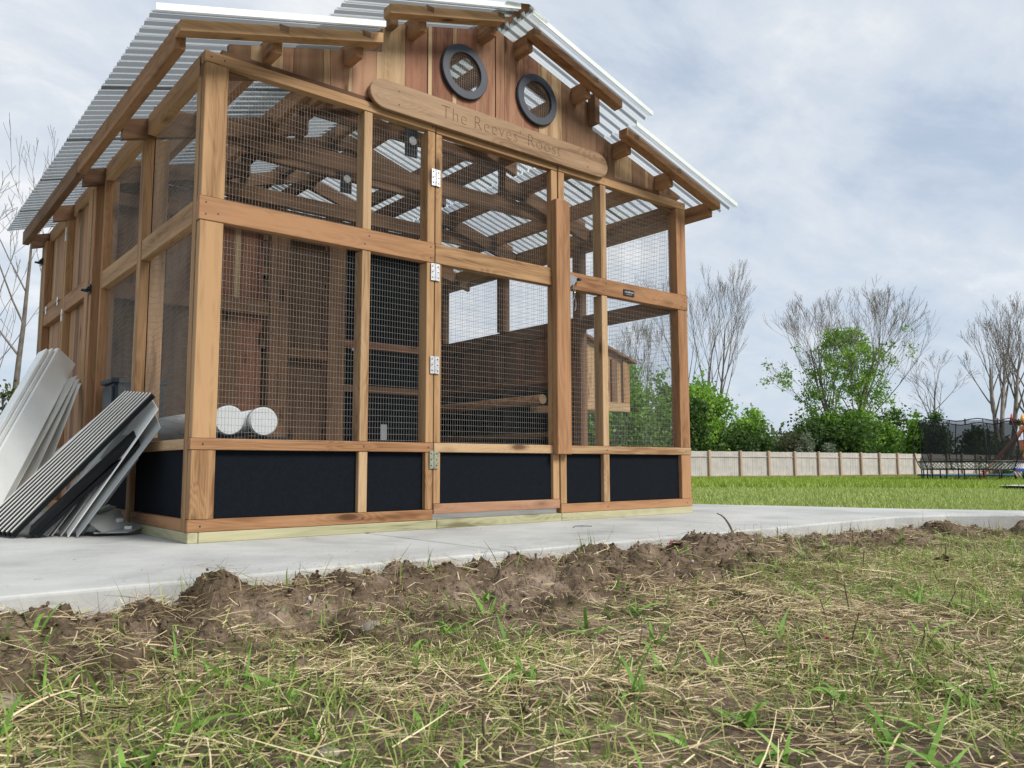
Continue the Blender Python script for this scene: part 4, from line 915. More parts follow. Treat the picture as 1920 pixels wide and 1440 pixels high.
def leaves(name, C, sig, n, size, cols, parent, m=LEAF, squash=.8, seed=1, zmin=None):
    """leaf clumps: many small quads scattered round clump centres"""
    R = np.random.RandomState(seed); C = np.array(C); idx = R.randint(0, len(C), n); P = C[idx] + R.normal(0, 1, (n, 3)) * np.array([sig, sig, sig * squash])
    if zmin is not None: P[:, 2] = np.maximum(P[:, 2], zmin + R.rand(n) * .3)
    tn = R.normal(0, 1, (n, 3)); tn /= np.linalg.norm(tn, axis=1)[:, None]; u = np.cross(tn, R.normal(0, 1, (n, 3))); u /= np.linalg.norm(u, axis=1)[:, None]; v = np.cross(tn, u)
    sz = size * R.uniform(.5, 1.3, n)[:, None]; Q = np.stack([P - u * sz, P - v * sz * .6, P + u * sz, P + v * sz * .6], 1).reshape(-1, 3)
    cc = np.array(cols); clump = R.rand(len(C))[idx]; w = np.clip(clump * .6 + R.rand(n) * .4, 0, .999) * (len(cc) - 1); i0 = w.astype(int); fcol = cc[i0] + (cc[np.minimum(i0 + 1, len(cc) - 1)] - cc[i0]) * (w - i0)[:, None]
    fcol = np.repeat(fcol, 4, 0); F = np.arange(4 * n).reshape(-1, 4)
    o = link(name, np_mesh(name, Q, F, fcol), m, parent); return o
def tree(name, label, px, Z, H, seed, stems=1, bare=.25, spread=.5, upw=.09, mx=4, nch=1, rad=.22, lean_=.12, wob=.055, minr=.009, minr_t=None, lf=None, group=None, bark=BARK, twig=TWIG, width=1.0):
    if Z > 45: H *= (Z + 7) / Z; Z += 7
    p0 = PX(px, Z); t = thing(name, label, "tree", p0, group); T = Tree(seed); T.bare = bare
    for k in range(stems):
        a = 2 * math.pi * (k + T.r.random() * .5) / stems; ll = lean_ * (1 if stems > 1 else .5) * T.r.uniform(.5, 1.3)
        T.grow(Vector((math.cos(a) * .25 * (stems > 1), math.sin(a) * .25 * (stems > 1), 0)), Vector((math.cos(a) * ll, math.sin(a) * ll, 1)), H * T.r.uniform(.66, .82) / (1.0), rad, 0, mx, spread, upw, nch, wob, minr)
    # scale to the height wanted
    zm = max(b.z for b in T.B); k_ = H / zm
    T.A = [Vector((a.x * k_ * width, a.y * k_ * width, a.z * k_)) for a in T.A]; T.B = [Vector((a.x * k_ * width, a.y * k_ * width, a.z * k_)) for a in T.B]; T.tips = [Vector((a.x * k_ * width, a.y * k_ * width, a.z * k_)) for a in T.tips]
    tr = [i for i, l in enumerate(T.lv) if l == 0]; br = [i for i, l in enumerate(T.lv) if l > 0]
    T.mesh(tr, "trunk", bark, t, 7); stuff(T.mesh(br, "branches", twig, t, 3))
    if lf:
        (zlo, zhi, n, sig, sz, cols) = lf; cone_ = []
        for _ in range(420):
            z_ = zlo + (zhi - zlo) * T.r.random() ** 1.5; R_c = 5.9 * (1 - (z_ - zlo) / (zhi + .6)) ** .75 * T.r.random() ** .4; a_ = T.r.uniform(0, 6.28); cone_.append((R_c * math.cos(a_), R_c * math.sin(a_), z_))
        C = [p for p, l_ in zip(T.B, T.lv) if l_ > 0 and zlo <= p.z <= zhi and abs(p.x + p.y * .3) < 5.5 and T.r.random() < (1.1 - (p.z - zlo) / (zhi - zlo)) ** 3.2] + [Vector((T.r.gauss(0, 1.6), T.r.gauss(0, 1.2), T.r.uniform(zlo, zlo + 3))) for _ in range(60)] + [Vector((c_[0], c_[1], c_[2])) for c_ in cone_]
        if len(C) > 1500: C = T.r.sample(C, 1500)
        stuff(leaves("crown", C, sig, n, sz, cols, t, seed=seed))
    return t
GRN = [(.07, .15, .02), (.16, .31, .04), (.26, .45, .06), (.40, .60, .10)]
GRD = [(.03, .06, .018), (.06, .12, .028), (.12, .21, .045)]
OLV = [(.05, .06, .018), (.10, .11, .03), (.17, .17, .05)]
PAL = [(.12, .17, .07), (.17, .22, .09), (.22, .28, .12)]
SIL = [(.16, .20, .13), (.24, .28, .19)]
def bush(name, label, px, Z, w, h, seed, n, sz, cols, group=None, dense=30, lobes=5, z0=None, cat="shrub"):
    """shrub: short branching stems and an uneven crown of leaf clumps"""
    if 45 < Z < 100: h *= (Z + 7) / Z; w *= (Z + 7) / Z; Z += 7
    p0 = PX(px, Z, z0); t = thing(name, label, cat, p0, group); R = random.Random(seed); C = []
    tops = [(R.uniform(-.45, .45) * w, R.uniform(-.3, .3) * w, R.uniform(.55, 1.0) * h) for _ in range(lobes)]
    tops[0] = (R.uniform(-.1, .1) * w, 0, h * .92)
    for (x, y, zt) in tops:
        for _ in range(dense):
            f = R.random() ** .8; rr_ = (1 - f) ** .5 * w * .30 + .05 * w; a = R.uniform(0, 6.28); q = R.random() ** .5
            C.append((x * (0.55 + .45 * f) + math.cos(a) * rr_ * q, y * f + math.sin(a) * rr_ * q, zt * f + R.uniform(-.04, .04) * h))
    stuff(leaves("foliage", C, .055 * max(w, h) ** .9 if max(w, h) > 2 else .09 * w, n, sz, cols, t, seed=seed, zmin=0))
    A, B, ra = [], [], []
    for c in R.sample(C, min(len(C), 26)):
        s_ = Vector((R.uniform(-.1, .1) * w, 0, 0)); m_ = Vector(c) * .5 + Vector((R.uniform(-.05, .05) * w, 0, .04 * h)); A += [s_, m_]; B += [m_, Vector(c)]; ra += [.03 * h ** .5, .016 * h ** .5]
    Vx, F = rods(A, B, np.array(ra), 4); stuff(link("stems", np_mesh("stems", Vx, F), BARK, t)); return t
BG = "bare trees behind the garden fence"
tree("bare_tree", "tall bare ash tree with upright fan of limbs just right of the coop", 1322, 63, ZV(468, 63) + .45, 11, stems=3, bare=.22, spread=.42, upw=.10, mx=3, nch=2, rad=.17, lean_=.42, group=BG, bark=BARK, width=1.0)
tree("half_leafed_tree", "broad half-bare tree with bright green lower limbs, middle of the fence line", 1588, 60, ZV(520, 60) + .45, 5, stems=6, bare=.16, spread=.50, upw=.07, mx=3, nch=2, rad=.17, lean_=.50, group=BG, lf=(1.0, 12.0, 19000, .27, .12, GRN), width=.98)
tree("bare_tree", "small slender bare tree standing left of the trampoline net", 1752, 62, ZV(655, 62) + .45, 22, stems=1, bare=.25, spread=.62, upw=.06, mx=3, nch=2, rad=.20, group=BG, width=1.0)
tree("bare_tree", "large bare tree with thick forked limbs behind the trampoline", 1880, 56, ZV(543, 56) + .45, 35, stems=3, bare=.3, spread=.44, upw=.08, mx=3, nch=2, rad=.26, lean_=.28, group=BG, bark=BARKL, width=.95)
tree("bare_tree", "bare tree cut by the right edge of the picture", 1935, 58, ZV(560, 58), 41, stems=2, bare=.3, spread=.42, upw=.08, mx=3, nch=2, rad=.28, lean_=.2, group=BG, bark=BARKL)
tree("bare_tree", "faint bare tree seen through the right mesh bay of the coop", 1215, 66, ZV(560, 66), 52, stems=2, bare=.25, spread=.42, upw=.09, mx=3, nch=2, rad=.2, lean_=.3, group=BG, width=.8)
LG = "bare trees left of the coop"
tree("bare_tree", "slender bare tree with one straight trunk at the far left", 28, 26, ZV(262, 26) + .3, 62, stems=1, bare=.30, spread=.75, upw=.05, mx=3, nch=1, rad=.13, minr=.008, wob=.03, group=LG, bark=BARK, width=.9)
tree("bare_tree", "bare tree cut by the left edge of the picture", -42, 27, ZV(300, 27) + .3, 64, stems=2, bare=.3, spread=.6, upw=.06, mx=3, nch=1, rad=.08, minr=.008, wob=.035, group=LG)
tree("bare_tree", "tall bare tree whose top twigs rise above the corrugated eave", 118, 31, ZV(196, 31) + .3, 71, stems=2, bare=.5, spread=.42, upw=.09, mx=3, nch=1, rad=.10, minr=.008, wob=.035, lean_=.12, group=LG, width=.8)
SG = "green shrubs along the fence line"
bush("green_tree", "bright green leafy tree right beside the coop corner", 1335, 55, 5.6, 6.6, 3, 9000, .15, GRN, SG, lobes=7)
bush("green_tree", "bright green rounded tree, second from the coop corner", 1402, 57, 4.4, 5.0, 4, 6500, .15, GRN, SG, lobes=5)
bush("green_tree", "thin upright leafy sapling against the bare ash trunk", 1312, 58, 2.4, 7.7, 6, 3200, .15, GRN, SG, lobes=3)
bush("green_tree", "leafy green tree seen through the mesh beside the nest box", 1185, 50, 4.6, 7.4, 8, 8500, .15, GRN[:3], SG, lobes=6)
bush("green_tree", "darker green tree seen through the mesh beside the right corner board", 1250, 52, 4.4, 6.0, 9, 8000, .15, GRD, SG, lobes=6)
bush("green_tree", "low leafy tree seen through the mesh under the nest box", 1118, 48, 3.0, 4.6, 10, 4500, .15, GRN[:3], SG)
bush("dark_shrub", "dark green evergreen mass under the broad half-bare tree", 1590, 57, 8.0, 4.6, 12, 13000, .15, GRD, SG, lobes=9)
bush("green_tree", "bright green lower crown in front of the broad half-bare tree", 1612, 56.5, 5.6, 4.6, 13, 6500, .16, GRN[:3], SG, lobes=7)
bush("olive_shrub", "grey-olive shrub between the rounded tree and the broad tree", 1478, 56, 4.4, 3.0, 14, 6500, .13, [(.06, .07, .03), (.11, .12, .06), (.15, .15, .08)], SG, lobes=6)
bush("dark_shrub", "dark shrub under the bright trees near the coop corner", 1372, 53.5, 6.0, 3.3, 15, 8500, .13, GRD, SG, lobes=7)
bush("silver_conifer", "small silvery green conifer poking above the fence", 1512, 53, 1.8, 2.9, 16, 1500, .12, SIL, SG, lobes=3)
bush("silver_conifer", "low silvery spruce top peeking over the fence beside the dark mass", 1556, 53, 1.6, 2.2, 17, 1200, .12, SIL, SG, lobes=3)
bush("green_tree", "leafy green shrub at the left end of the trampoline net", 1718, 54, 1.9, 4.3, 18, 3000, .14, GRN[:3], SG, lobes=4)
bush("dark_shrub", "dark conifer-like shrub seen through the left part of the net", 1752, 53, 2.8, 4.0, 19, 4500, .13, GRD, SG, lobes=4)
bush("dark_shrub", "wide dark hedge seen through the right part of the net", 1835, 56, 5.6, 2.9, 20, 8000, .13, GRD, SG, lobes=7)
bush("green_tree", "green bushes at the right edge behind the playset", 1925, 58, 3.0, 2.4, 23, 2500, .13, GRN[:3], SG)
bush("far_tree_line", "hazy pale green tree line far beyond the fence", 1690, 150, 17, 6.6, 24, 6000, .42, PAL, None, lobes=9, cat="trees")
bush("far_tree_line", "hazy tree line far beyond the fence, behind the coop", 1460, 160, 46, 5.4, 25, 9000, .5, PAL, None, lobes=16, cat="trees")
bush("olive_shrub", "rounded olive green shrub behind the left fence", 18, 22, 2.3, 2.75, 26, 6000, .055, OLV, None, lobes=8)
bush("olive_shrub", "olive green shrub at the very left edge of the picture", -45, 21, 2.2, 2.4, 27, 4500, .055, OLV, None, lobes=6)

# ------------------------------------------------------------------ trampoline
tz = 36.5; tp = PX(1816, tz); tr_ = thing("trampoline", "large black round trampoline with tall safety net on the lawn", "trampoline", tp)
g0 = tp.z
def zt_(v): return ZV(v, tz) - g0
FRM = BLKM
def ring(name, R, z, r, m, parent, seg=48, wob=0):
    a = np.linspace(0, 2 * math.pi, seg + 1); P = np.stack([R * np.cos(a), R * np.sin(a), z + wob * np.sin(a * 9)], 1); Vx, F = rods(P[:-1], P[1:], r, 6); return link(name, np_mesh(name, Vx, F, smooth=True), m, parent)
ring("frame_ring", 2.02, zt_(880), .035, FRM, tr_); ring("mat_ring", 2.12, zt_(866), .045, FRM, tr_); ring("net_hoop", 2.06, zt_(792), .026, FRM, tr_, wob=.05)
A, B = [], []
for k in range(72):
    a = 2 * math.pi * k / 72; b = a + .16; A.append((2.02 * math.cos(a), 2.02 * math.sin(a), zt_(879))); B.append((2.10 * math.cos(b), 2.10 * math.sin(b), zt_(867)))
Vx, F = rods(A, B, .020, 4); stuff(link("spring_rods", np_mesh("spring_rods", Vx, F), PVC, tr_))
for k in range(16):
    a = 2 * math.pi * (k + .3) / 16; leg_pts = [(2.02 * math.cos(a), 2.02 * math.sin(a), zt_(880)), (2.02 * math.cos(a), 2.02 * math.sin(a), 0)]
    cyl("leg", leg_pts[0], leg_pts[1], .028, FRM, tr_, 8)
prof = [(2.10, zt_(866)), (1.93, zt_(850)), (1.84, zt_(833)), (1.83, zt_(815)), (1.93, zt_(801)), (2.04, zt_(793))]; seg = 48; Vx = []
for R, z in prof:
    for i in range(seg): a = 2 * math.pi * i / seg; Vx.append((R * math.cos(a), R * math.sin(a), z))
F = [(j * seg + i, j * seg + (i + 1) % seg, (j + 1) * seg + (i + 1) % seg, (j + 1) * seg + i) for j in range(len(prof) - 1) for i in range(seg)]
link("safety_net", np_mesh("safety_net", Vx, F, smooth=True), NETM, tr_)
bm = bmesh.new(); bmesh.ops.create_circle(bm, cap_ends=True, segments=40, radius=2.08); 
link("jumping_mat", bm_me("jumping_mat", bm), FRM, tr_, Matrix.Translation((0, 0, zt_(867))))
for k in range(10):
    a = 2 * math.pi * k / 10; P = []
    for s in np.linspace(0, 1, 9): R = 2.04 + .34 * math.sin(s * math.pi) * (1 - .3 * s) ; z = zt_(880) + s * (zt_(791) - zt_(880)); P.append((R * math.cos(a), R * math.sin(a), z))
    P = np.array(P); Vx, F = rods(P[:-1], P[1:], .022, 5); link("net_pole", np_mesh("net_pole", Vx, F, smooth=True), FRM, tr_)
    ang = a + .3; P0_ = np.array([(2.05 * math.cos(ang), 2.05 * math.sin(ang), zt_(790))]); Vx, F = rods(P0_, P0_ - np.array([[.02 * math.cos(ang), .02 * math.sin(ang), .26]]), .03, 5); link("net_strap", np_mesh("net_strap", Vx, F), FRM, tr_)

# ------------------------------------------------------------------ playset, blue seat, flags
pz = 40.0; pp = PX(1930, pz); ps = thing("wooden_playset", "red-brown wooden swing set cut by the right edge of the picture", "swing set", pp); f2 = Vector((rt.x, rt.y, 0)).normalized(); d2 = Vector((fw.x, fw.y, 0)).normalized()
def pl_(px, v, dz=0): return PX(px, pz + dz, 0) * 1 + Vector((0, 0, ZV(v, pz))) - pp
board("beam", pl_(1893, 794), pl_(2050, 797), .20, .10, WPL, ps, side=(0, 0, 1))
board("leg", pl_(1921, 800, -.1), pl_(1834, 893, -1.2), .16, .09, WPL, ps); board("leg", pl_(1921, 800, .1), pl_(1858, 889, 1.2), .16, .09, WPL, ps)
board("brace", pl_(1893, 858), pl_(1990, 858), .16, .08, WPL, ps, side=(0, 0, 1)); board("leg", pl_(1908, 834), pl_(1900, 893), .16, .10, WPL, ps); board("leg", pl_(1921, 800), pl_(1921, 895), .16, .14, WPL, ps)
board("slide_side", pl_(1926, 840, -.3), pl_(1898, 892, -1.0), .5, .05, WPL, ps); board("roof_edge", pl_(1906, 836), pl_(1950, 832), .10, .5, WPL, ps)
for px_ in (1898, 1905, 1912): cyl("swing_chain", pl_(px_, 800), pl_(px_ + 1, 868), .012, BLKM, ps, 6)
board("swing_seat", pl_(1896, 868), pl_(1915, 868), .05, .2, plain("yellow_seat", (.5, .38, .03), .4), ps, side=(0, 0, 1))
REDP = plain("red_ball", (.55, .03, .05), .4); YEL = plain("orange_yellow_ball", (.8, .35, .03), .4); BLU = plain("blue_plastic", (.02, .07, .45), .35)
cyl("red_finial", pl_(1897, 793), pl_(1897.5, 777), .10, REDP, ps, 10, r1=.03); cyl("yellow_finial", pl_(1917, 795), pl_(1918, 779), .16, YEL, ps, 10, r1=.05); cyl("yellow_bracket", pl_(1913, 806), pl_(1914, 799), .08, YEL, ps, 8)
bl = thing("blue_seesaw", "bright blue low seesaw bench with white legs at the right edge", "seesaw", PX(1910, 34.5))
bp_ = PX(1910, 34.5)
def b_(px, v, dz=0): return PX(px, 34.5 + dz, 0) + Vector((0, 0, ZV(v, 34.5))) - bp_
board("plank", b_(1897, 880), b_(1925, 885), .09, .16, BLU, bl, side=(0, 0, 1)); cyl("leg", b_(1896, 884), b_(1901, 895), .03, PVC, bl, 8); cyl("leg", b_(1902, 885), b_(1908, 895), .03, PVC, bl, 8); cyl("leg", b_(1918, 885), b_(1918, 897), .03, PVC, bl, 8)
tp2 = thing("blue_tarp", "low dark blue groundsheet under and beyond the trampoline", "tarp", PX(1850, 42)); q0 = PX(1850, 42)
me = bm_me("sheet", hull_box(4.2, 1.2, .05, .02)); link("sheet", me, plain("blue_tarp_cloth", (.03, .09, .16), .6), tp2, Matrix.Rotation(-YAW, 4, 'Z') @ Matrix.Translation((1.0, 0, .16)))

# ------------------------------------------------------------------ grass, straw, twigs
def strips(name, P, az_, el, ln, w, bend, cols, m, seg=2, tip=.15, seed=0):
    """curved blades: base P, azimuth, elevation, length, width, downward bend"""
    n = len(P); d = np.stack([np.cos(az_) * np.cos(el), np.sin(az_) * np.cos(el), np.sin(el)], 1); R = np.random.RandomState(seed)
    roll = R.uniform(-.7, .7, n); side = np.stack([-np.sin(az_), np.cos(az_), np.zeros(n)], 1); upv = np.cross(side, d) * -1
    side = side * np.cos(roll)[:, None] + upv * np.sin(roll)[:, None]; Vx = []
    lat = side * R.uniform(-.15, .15, n)[:, None]
    for k in range(seg + 1):
        s = k / seg; c = P + d * (ln * s)[:, None] + lat * (ln * s * s)[:, None]; c[:, 2] -= bend * ln * s * s
        ww = w * (1 - (1 - tip) * s ** 1.6) * .5 * (.55 + .45 * min(1, s * 3 + .4)); Vx += [c - side * ww[:, None], c + side * ww[:, None]]
    Vx = np.stack(Vx, 1).reshape(-1, 3); b = np.arange(n)[:, None] * (2 * (seg + 1)); F = np.concatenate([np.concatenate([b + 2 * k, b + 2 * k + 1, b + 2 * k + 3, b + 2 * k + 2], 1) for k in range(seg)], 0)
    return np_mesh(name, Vx, F, np.repeat(cols, 2 * (seg + 1), 0))
def pal(cc, n, R): cc = np.array(cc); w = R.rand(n) * (len(cc) - 1); i = w.astype(int); f = (w - i)[:, None]; return cc[i] * (1 - f) + cc[np.minimum(i + 1, len(cc) - 1)] * f * 1
R = np.random.RandomState(3)
def scatter(n, x0, x1, y0, y1, near=1.4):
    X = R.uniform(x0, x1, n * 3); Y = R.uniform(y0, y1, n * 3); d = np.hypot(X - CAM.x, Y - CAM.y); keep = R.rand(n * 3) < np.clip(near * 1.5 / d, 0.12, 1)
    keep &= (edge_y(X) - Y > .02) & (d > .35); X, Y = X[keep][:n], Y[keep][:n]; return X, Y
STR = [(.33, .24, .12), (.58, .46, .26), (.80, .68, .44), (.70, .58, .36), (.42, .31, .16), (.17, .115, .065), (.50, .43, .21), (.32, .24, .12), (.38, .38, .14)]
def patch(X, Y, sc, sd): return fbm(X * sc, Y * sc, 3, sd)
# straw litter
X, Y = scatter(150000, -1.9, 4.9, -3.4, -.9, 2.0); d = edge_y(X) - Y
keep = R.rand(len(X)) < (.36 + .64 * sstep(.30, .42 + .50 * fbm(X * 2.4, Y * 2.4, 2, 91) * sstep(1.6, .4, X), d)) * (.45 + 1.0 * sstep(.38, .6, patch(X, Y, 2.2, 88))); X, Y = X[keep], Y[keep]; n = len(X)
P = np.stack([X, Y, height(X, Y) + R.uniform(.000, .016, n)], 1)
st_ = strips("straw_litter", P, R.uniform(0, 6.283, n), R.normal(.04, .15, n), R.gamma(3, .010, n) + .010, R.uniform(.0010, .0028, n), R.uniform(-.1, .2, n), pal(STR, n, R), STRAWM, 2, .6, 1)
o = link("straw_litter", st_, STRAWM); stuff(o); tag(o, "dry straw and dead grass litter lying over the soil in the foreground", "straw")
n = 9000; X = R.uniform(-1.2, 4.2, n); Y = edge_y(X) - .03 - np.abs(R.normal(0, .28, n)); P = np.stack([X, Y, height(X, Y) + R.uniform(0, .008, n)], 1)
o = link("root_hairs", strips("root_hairs", P, R.uniform(0, 6.283, n), R.normal(.1, .5, n), R.gamma(3, .008, n) + .008, R.uniform(.0006, .0016, n), R.uniform(-.4, .8, n), pal([(.10, .06, .035), (.22, .15, .09), (.40, .30, .19)], n, R), STRAWM, 4, .4, 21), STRAWM); stuff(o); tag(o, "fine brown roots and torn stems in the dug soil beside the slab", "roots")
# long loose straws
X, Y = scatter(600, -1.9, 4.6, -3.2, -.92); n = len(X); P = np.stack([X, Y, height(X, Y) + .012], 1)
o = link("long_straws", strips("long_straws", P, R.uniform(0, 6.283, n), R.normal(.08, .12, n), R.uniform(.07, .18, n), R.uniform(.0018, .0036, n), R.uniform(.0, .25, n), pal(STR[1:4], n, R), STRAWM, 5, .4, 2), STRAWM); stuff(o); tag(o, "long pale straws lying loose across the foreground", "straw")
# short green grass in patches
GG = [(.08, .14, .025), (.15, .24, .04), (.23, .34, .06), (.31, .40, .10), (.42, .42, .16)]
X, Y = scatter(110000, -1.9, 5.4, -3.4, -.9, 2.0); d = edge_y(X) - Y
bias = .24 * sstep(1.2, 2.4, X) + .08 * sstep(-1.9, -2.4, Y) + .08 * sstep(-.0, -.6, X) * sstep(-1.25, -1.5, Y) - .10 * sstep(.3, .8, X) * sstep(1.4, .9, X) * sstep(-2.0, -1.6, Y)
pm = sstep(.47, .66, patch(X, Y, 1.9, 17) + bias * .8) ; keep = R.rand(len(X)) < pm * (.06 + .94 * sstep(.22, .45 + .45 * fbm(X * 2.4, Y * 2.4, 2, 91) * sstep(1.6, .4, X), d)); X, Y = X[keep], Y[keep]; n = len(X)
P = np.stack([X, Y, height(X, Y) - .003], 1)
o = link("green_grass", strips("green_grass", P, R.uniform(0, 6.283, n), R.normal(.75, .35, n), R.gamma(4, .011, n) + .012, R.uniform(.0014, .0034, n), R.uniform(.05, .7, n), pal(GG, n, R), BLADE, 3, .08, 3), BLADE); stuff(o); tag(o, "short green grass growing in patches between the straw", "grass")
# broad blades in tufts
TF = [(-.60, -1.52), (-.50, -1.60), (-.66, -1.48), (-.42, -1.50), (-.35, -1.62), (-.55, -1.75), (.10, -1.42), (.38, -1.60), (.22, -1.85), (.52, -1.5), (-.12, -1.66), (-.30, -1.95), (-.75, -1.62), (.05, -2.02), (-.15, -2.1), (-.05, -2.2), (.30, -2.22), (.6, -1.9), (.85, -2.1), (1.0, -1.8), (.8, -1.6), (1.25, -1.6), (.45, -2.35), (.12, -2.45), (.02, -2.3), (1.4, -1.9), (-.45, -1.92), (-.66, -1.86)]
for _ in range(150): TF.append((R.uniform(-.8, 3.6), R.uniform(-2.6, -1.15)))
XX, YY, AA, EE, LL, WW, BB = [], [], [], [], [], [], []
for (x, y) in TF:
    if float(edge_y(np.array(x))) - y < .12 or math.hypot(x - CAM.x, y - CAM.y) < .8: continue
    k = R.randint(3, 8); a0 = R.uniform(0, 6.28)
    for j in range(k):
        XX.append(x + R.normal(0, .008)); YY.append(y + R.normal(0, .008)); AA.append(a0 + j * 2.4 + R.normal(0, .3)); EE.append(R.uniform(.35, 1.25)); LL.append(R.uniform(.05, .135)); WW.append(R.uniform(.005, .0105)); BB.append(R.uniform(.2, .75))
n = len(XX); P = np.stack([XX, YY, height(np.array(XX), np.array(YY)) - .004], 1)
o = link("broad_grass", strips("broad_grass", P, np.array(AA), np.array(EE), np.array(LL), np.array(WW), np.array(BB), pal([(.12, .25, .04), (.19, .36, .06), (.28, .46, .10)], n, R), BLADE, 6, .05, 4), BLADE); stuff(o); tag(o, "broad bright green grass blades in loose tufts in the foreground", "grass")
n0 = 5000; X, Y = scatter(n0, -1.2, 4.6, -2.8, -1.15, 2.0); keep = patch(X, Y, 2.6, 39) > .52; X, Y = X[keep], Y[keep]; n = len(X); P = np.stack([X, Y, height(X, Y) + .002], 1)
o = link("ground_weeds", strips("ground_weeds", P, R.uniform(0, 6.283, n), R.normal(.35, .3, n), R.uniform(.008, .024, n), R.uniform(.004, .010, n), R.uniform(.1, .6, n), pal([(.06, .13, .03), (.12, .22, .05), (.22, .34, .09)], n, R), BLADE, 3, .25, 14), BLADE); stuff(o); tag(o, "small round-leaved green weeds low among the straw", "weeds")
# upright blades and stalks along the slab edge
X = R.uniform(-.75, 4.2, 420); Y = edge_y(X) - R.uniform(.03, .22, 420); keep = fbm(X * 2.6, X * 0, 2, 5) > .44; X, Y = X[keep], Y[keep]; n = len(X); P = np.stack([X, Y, height(X, Y) - .004], 1)
o = link("edge_grass", strips("edge_grass", P, R.uniform(0, 6.283, n), R.uniform(.9, 1.5, n), R.uniform(.03, .10, n), R.uniform(.0015, .005, n), R.uniform(0, .5, n), pal(GG[:3] + STR[1:3], n, R), BLADE, 4, .05, 5), BLADE); stuff(o); tag(o, "thin grass blades standing along the edge of the concrete slab", "grass")
# dead dark stalks
def stalks(n, seed):
    R_ = np.random.RandomState(seed); A, B = [], []
    rr_ = []
    for _ in range(n):
        x, y = R_.uniform(-.7, 4.2), R_.uniform(-2.35, -1.1)
        if float(edge_y(np.array(x))) - y < .1 or math.hypot(x - CAM.x, y - CAM.y) < .95: continue
        p = np.array([x, y, float(height(np.array([x]), np.array([y]))[0]) - .004]); h_ = R_.uniform(.02, .075); dd = np.array([R_.normal(0, .25), R_.normal(0, .25), 1.]); 
        for k in range(3):
            q = p + dd / np.linalg.norm(dd) * h_ / 3; A.append(p); B.append(q); rr_.append(R_.uniform(.0011, .0019)); p = q; dd = dd + np.array([R_.normal(0, .15), R_.normal(0, .15), 0])
    Vx, F = rods(A, B, np.array(rr_), 5); return np_mesh("dead_stalks", Vx, F, smooth=True)
o = link("dead_stalks", stalks(70, 5), plain("dead_stalk", (.10, .065, .045), .85, 0, .4, 30)); stuff(o); tag(o, "short dark dead weed stalks sticking up through the foreground grass", "stalks")
# soil crumbs and pebbles
def crumbs(name, n, seed, smin, smax, m, lab, cat, band):
    R_ = np.random.RandomState(seed); X = R_.uniform(-1.4, 4.6, n); dd = np.abs(R_.normal(0, band, n)) + .02; Y = edge_y(X) - dd; Z_ = height(X, Y)
    ico = bmesh.new(); bmesh.ops.create_icosphere(ico, subdivisions=1, radius=1); bv = np.array([v.co[:] for v in ico.verts]); bf = np.array([[v.index for v in f.verts] for f in ico.faces]); ico.free()
    s = R_.uniform(smin, smax, (n, 1, 1)) * R_.uniform(.6, 1.2, (n, 1, 3)); Vx = bv[None] * s * (1 + .5 * (R_.rand(n, len(bv), 1) - .5)); Vx[..., 0] += X[:, None]; Vx[..., 1] += Y[:, None]; Vx[..., 2] += Z_[:, None] + s[:, :, 2] * .3
    F = (bf[None] + np.arange(n)[:, None, None] * len(bv)).reshape(-1, 3); o = link(name, np_mesh(name, Vx.reshape(-1, 3), F, smooth=False), m); stuff(o); tag(o, lab, cat); me_ = o.data
crumbs("soil_crumbs", 9000, 8, .001, .0055, SOIL, "loose soil crumbs scattered over the dug earth beside the slab", "soil", .22)
crumbs("pebbles", 60, 9, .003, .008, plain("pebble_grey", (.36, .34, .31), .8, 0, .3, 20), "small grey pebbles in the dug earth", "pebbles", .45)
# single stones
STN = plain("limestone", (.22, .19, .155), .9, 0, .4, 14, .5)
for (x, y, s, lb) in ((-.03, -1.33, .026, "pale crumbly stone half buried in the soil in front of the slab"), (-.43, -1.93, .014, "small grey stone among straw at the lower left"), (-.72, -1.46, .020, "greenish grey stone at the left edge of the foreground")):
    bm = bmesh.new(); bmesh.ops.create_icosphere(bm, subdivisions=3, radius=s)
    for v in bm.verts: k = 1 + .35 * (float(fbm(np.array([v.co.x * 60 + x * 9]), np.array([v.co.y * 60 + v.co.z * 45]), 3, 3)[0]) - .5) * 2; v.co *= k; v.co.z *= .65
    for f in bm.faces: f.smooth = True
    o = link("stone", bm_me("stone", bm), STN, None, Matrix.Translation((x, y, float(height(np.array([x]), np.array([y]))[0]) + s * .25))); tag(o, lb, "stone")
# uprooted weed on the ridge
rw = Vector((1.72, -1.02, float(height(np.array([1.72]), np.array([-1.02]))[0]))); rt_ = thing("uprooted_root", "dark uprooted weed stump with bent stem on the ridge by the slab", "root", rw)
A, B, ra = [], [], []; p = Vector((0, 0, -.005)); dd = Vector((-.1, .05, 1))
for k in range(8):
    q = p + dd.normalized() * .0165; A.append(p); B.append(q); ra.append(.0055 - .0004 * k); p = q; dd += Vector((-.16 - .10 * (k > 4), .05, -.12 * (k > 4) * 2))
Vx, F = rods(A, B, np.array(ra), 6); link("stem", np_mesh("stem", Vx, F, smooth=True), TWIG, rt_)
A, B, ra = [], [], []; R_ = random.Random(4)
for k in range(46):
    p = Vector((R_.gauss(0, .012), R_.gauss(0, .012), .002)); dd = Vector((R_.gauss(0, 1), R_.gauss(0, 1), R_.uniform(.0, .8)))
    for j in range(5): q = p + dd.normalized() * .013; A.append(p); B.append(q); ra.append(.0009); p = q; dd += Vector((R_.gauss(0, .4), R_.gauss(0, .4), -.35))
Vx, F = rods(A, B, np.array(ra), 4); stuff(link("rootlets", np_mesh("rootlets", Vx, F), TWIG, rt_))
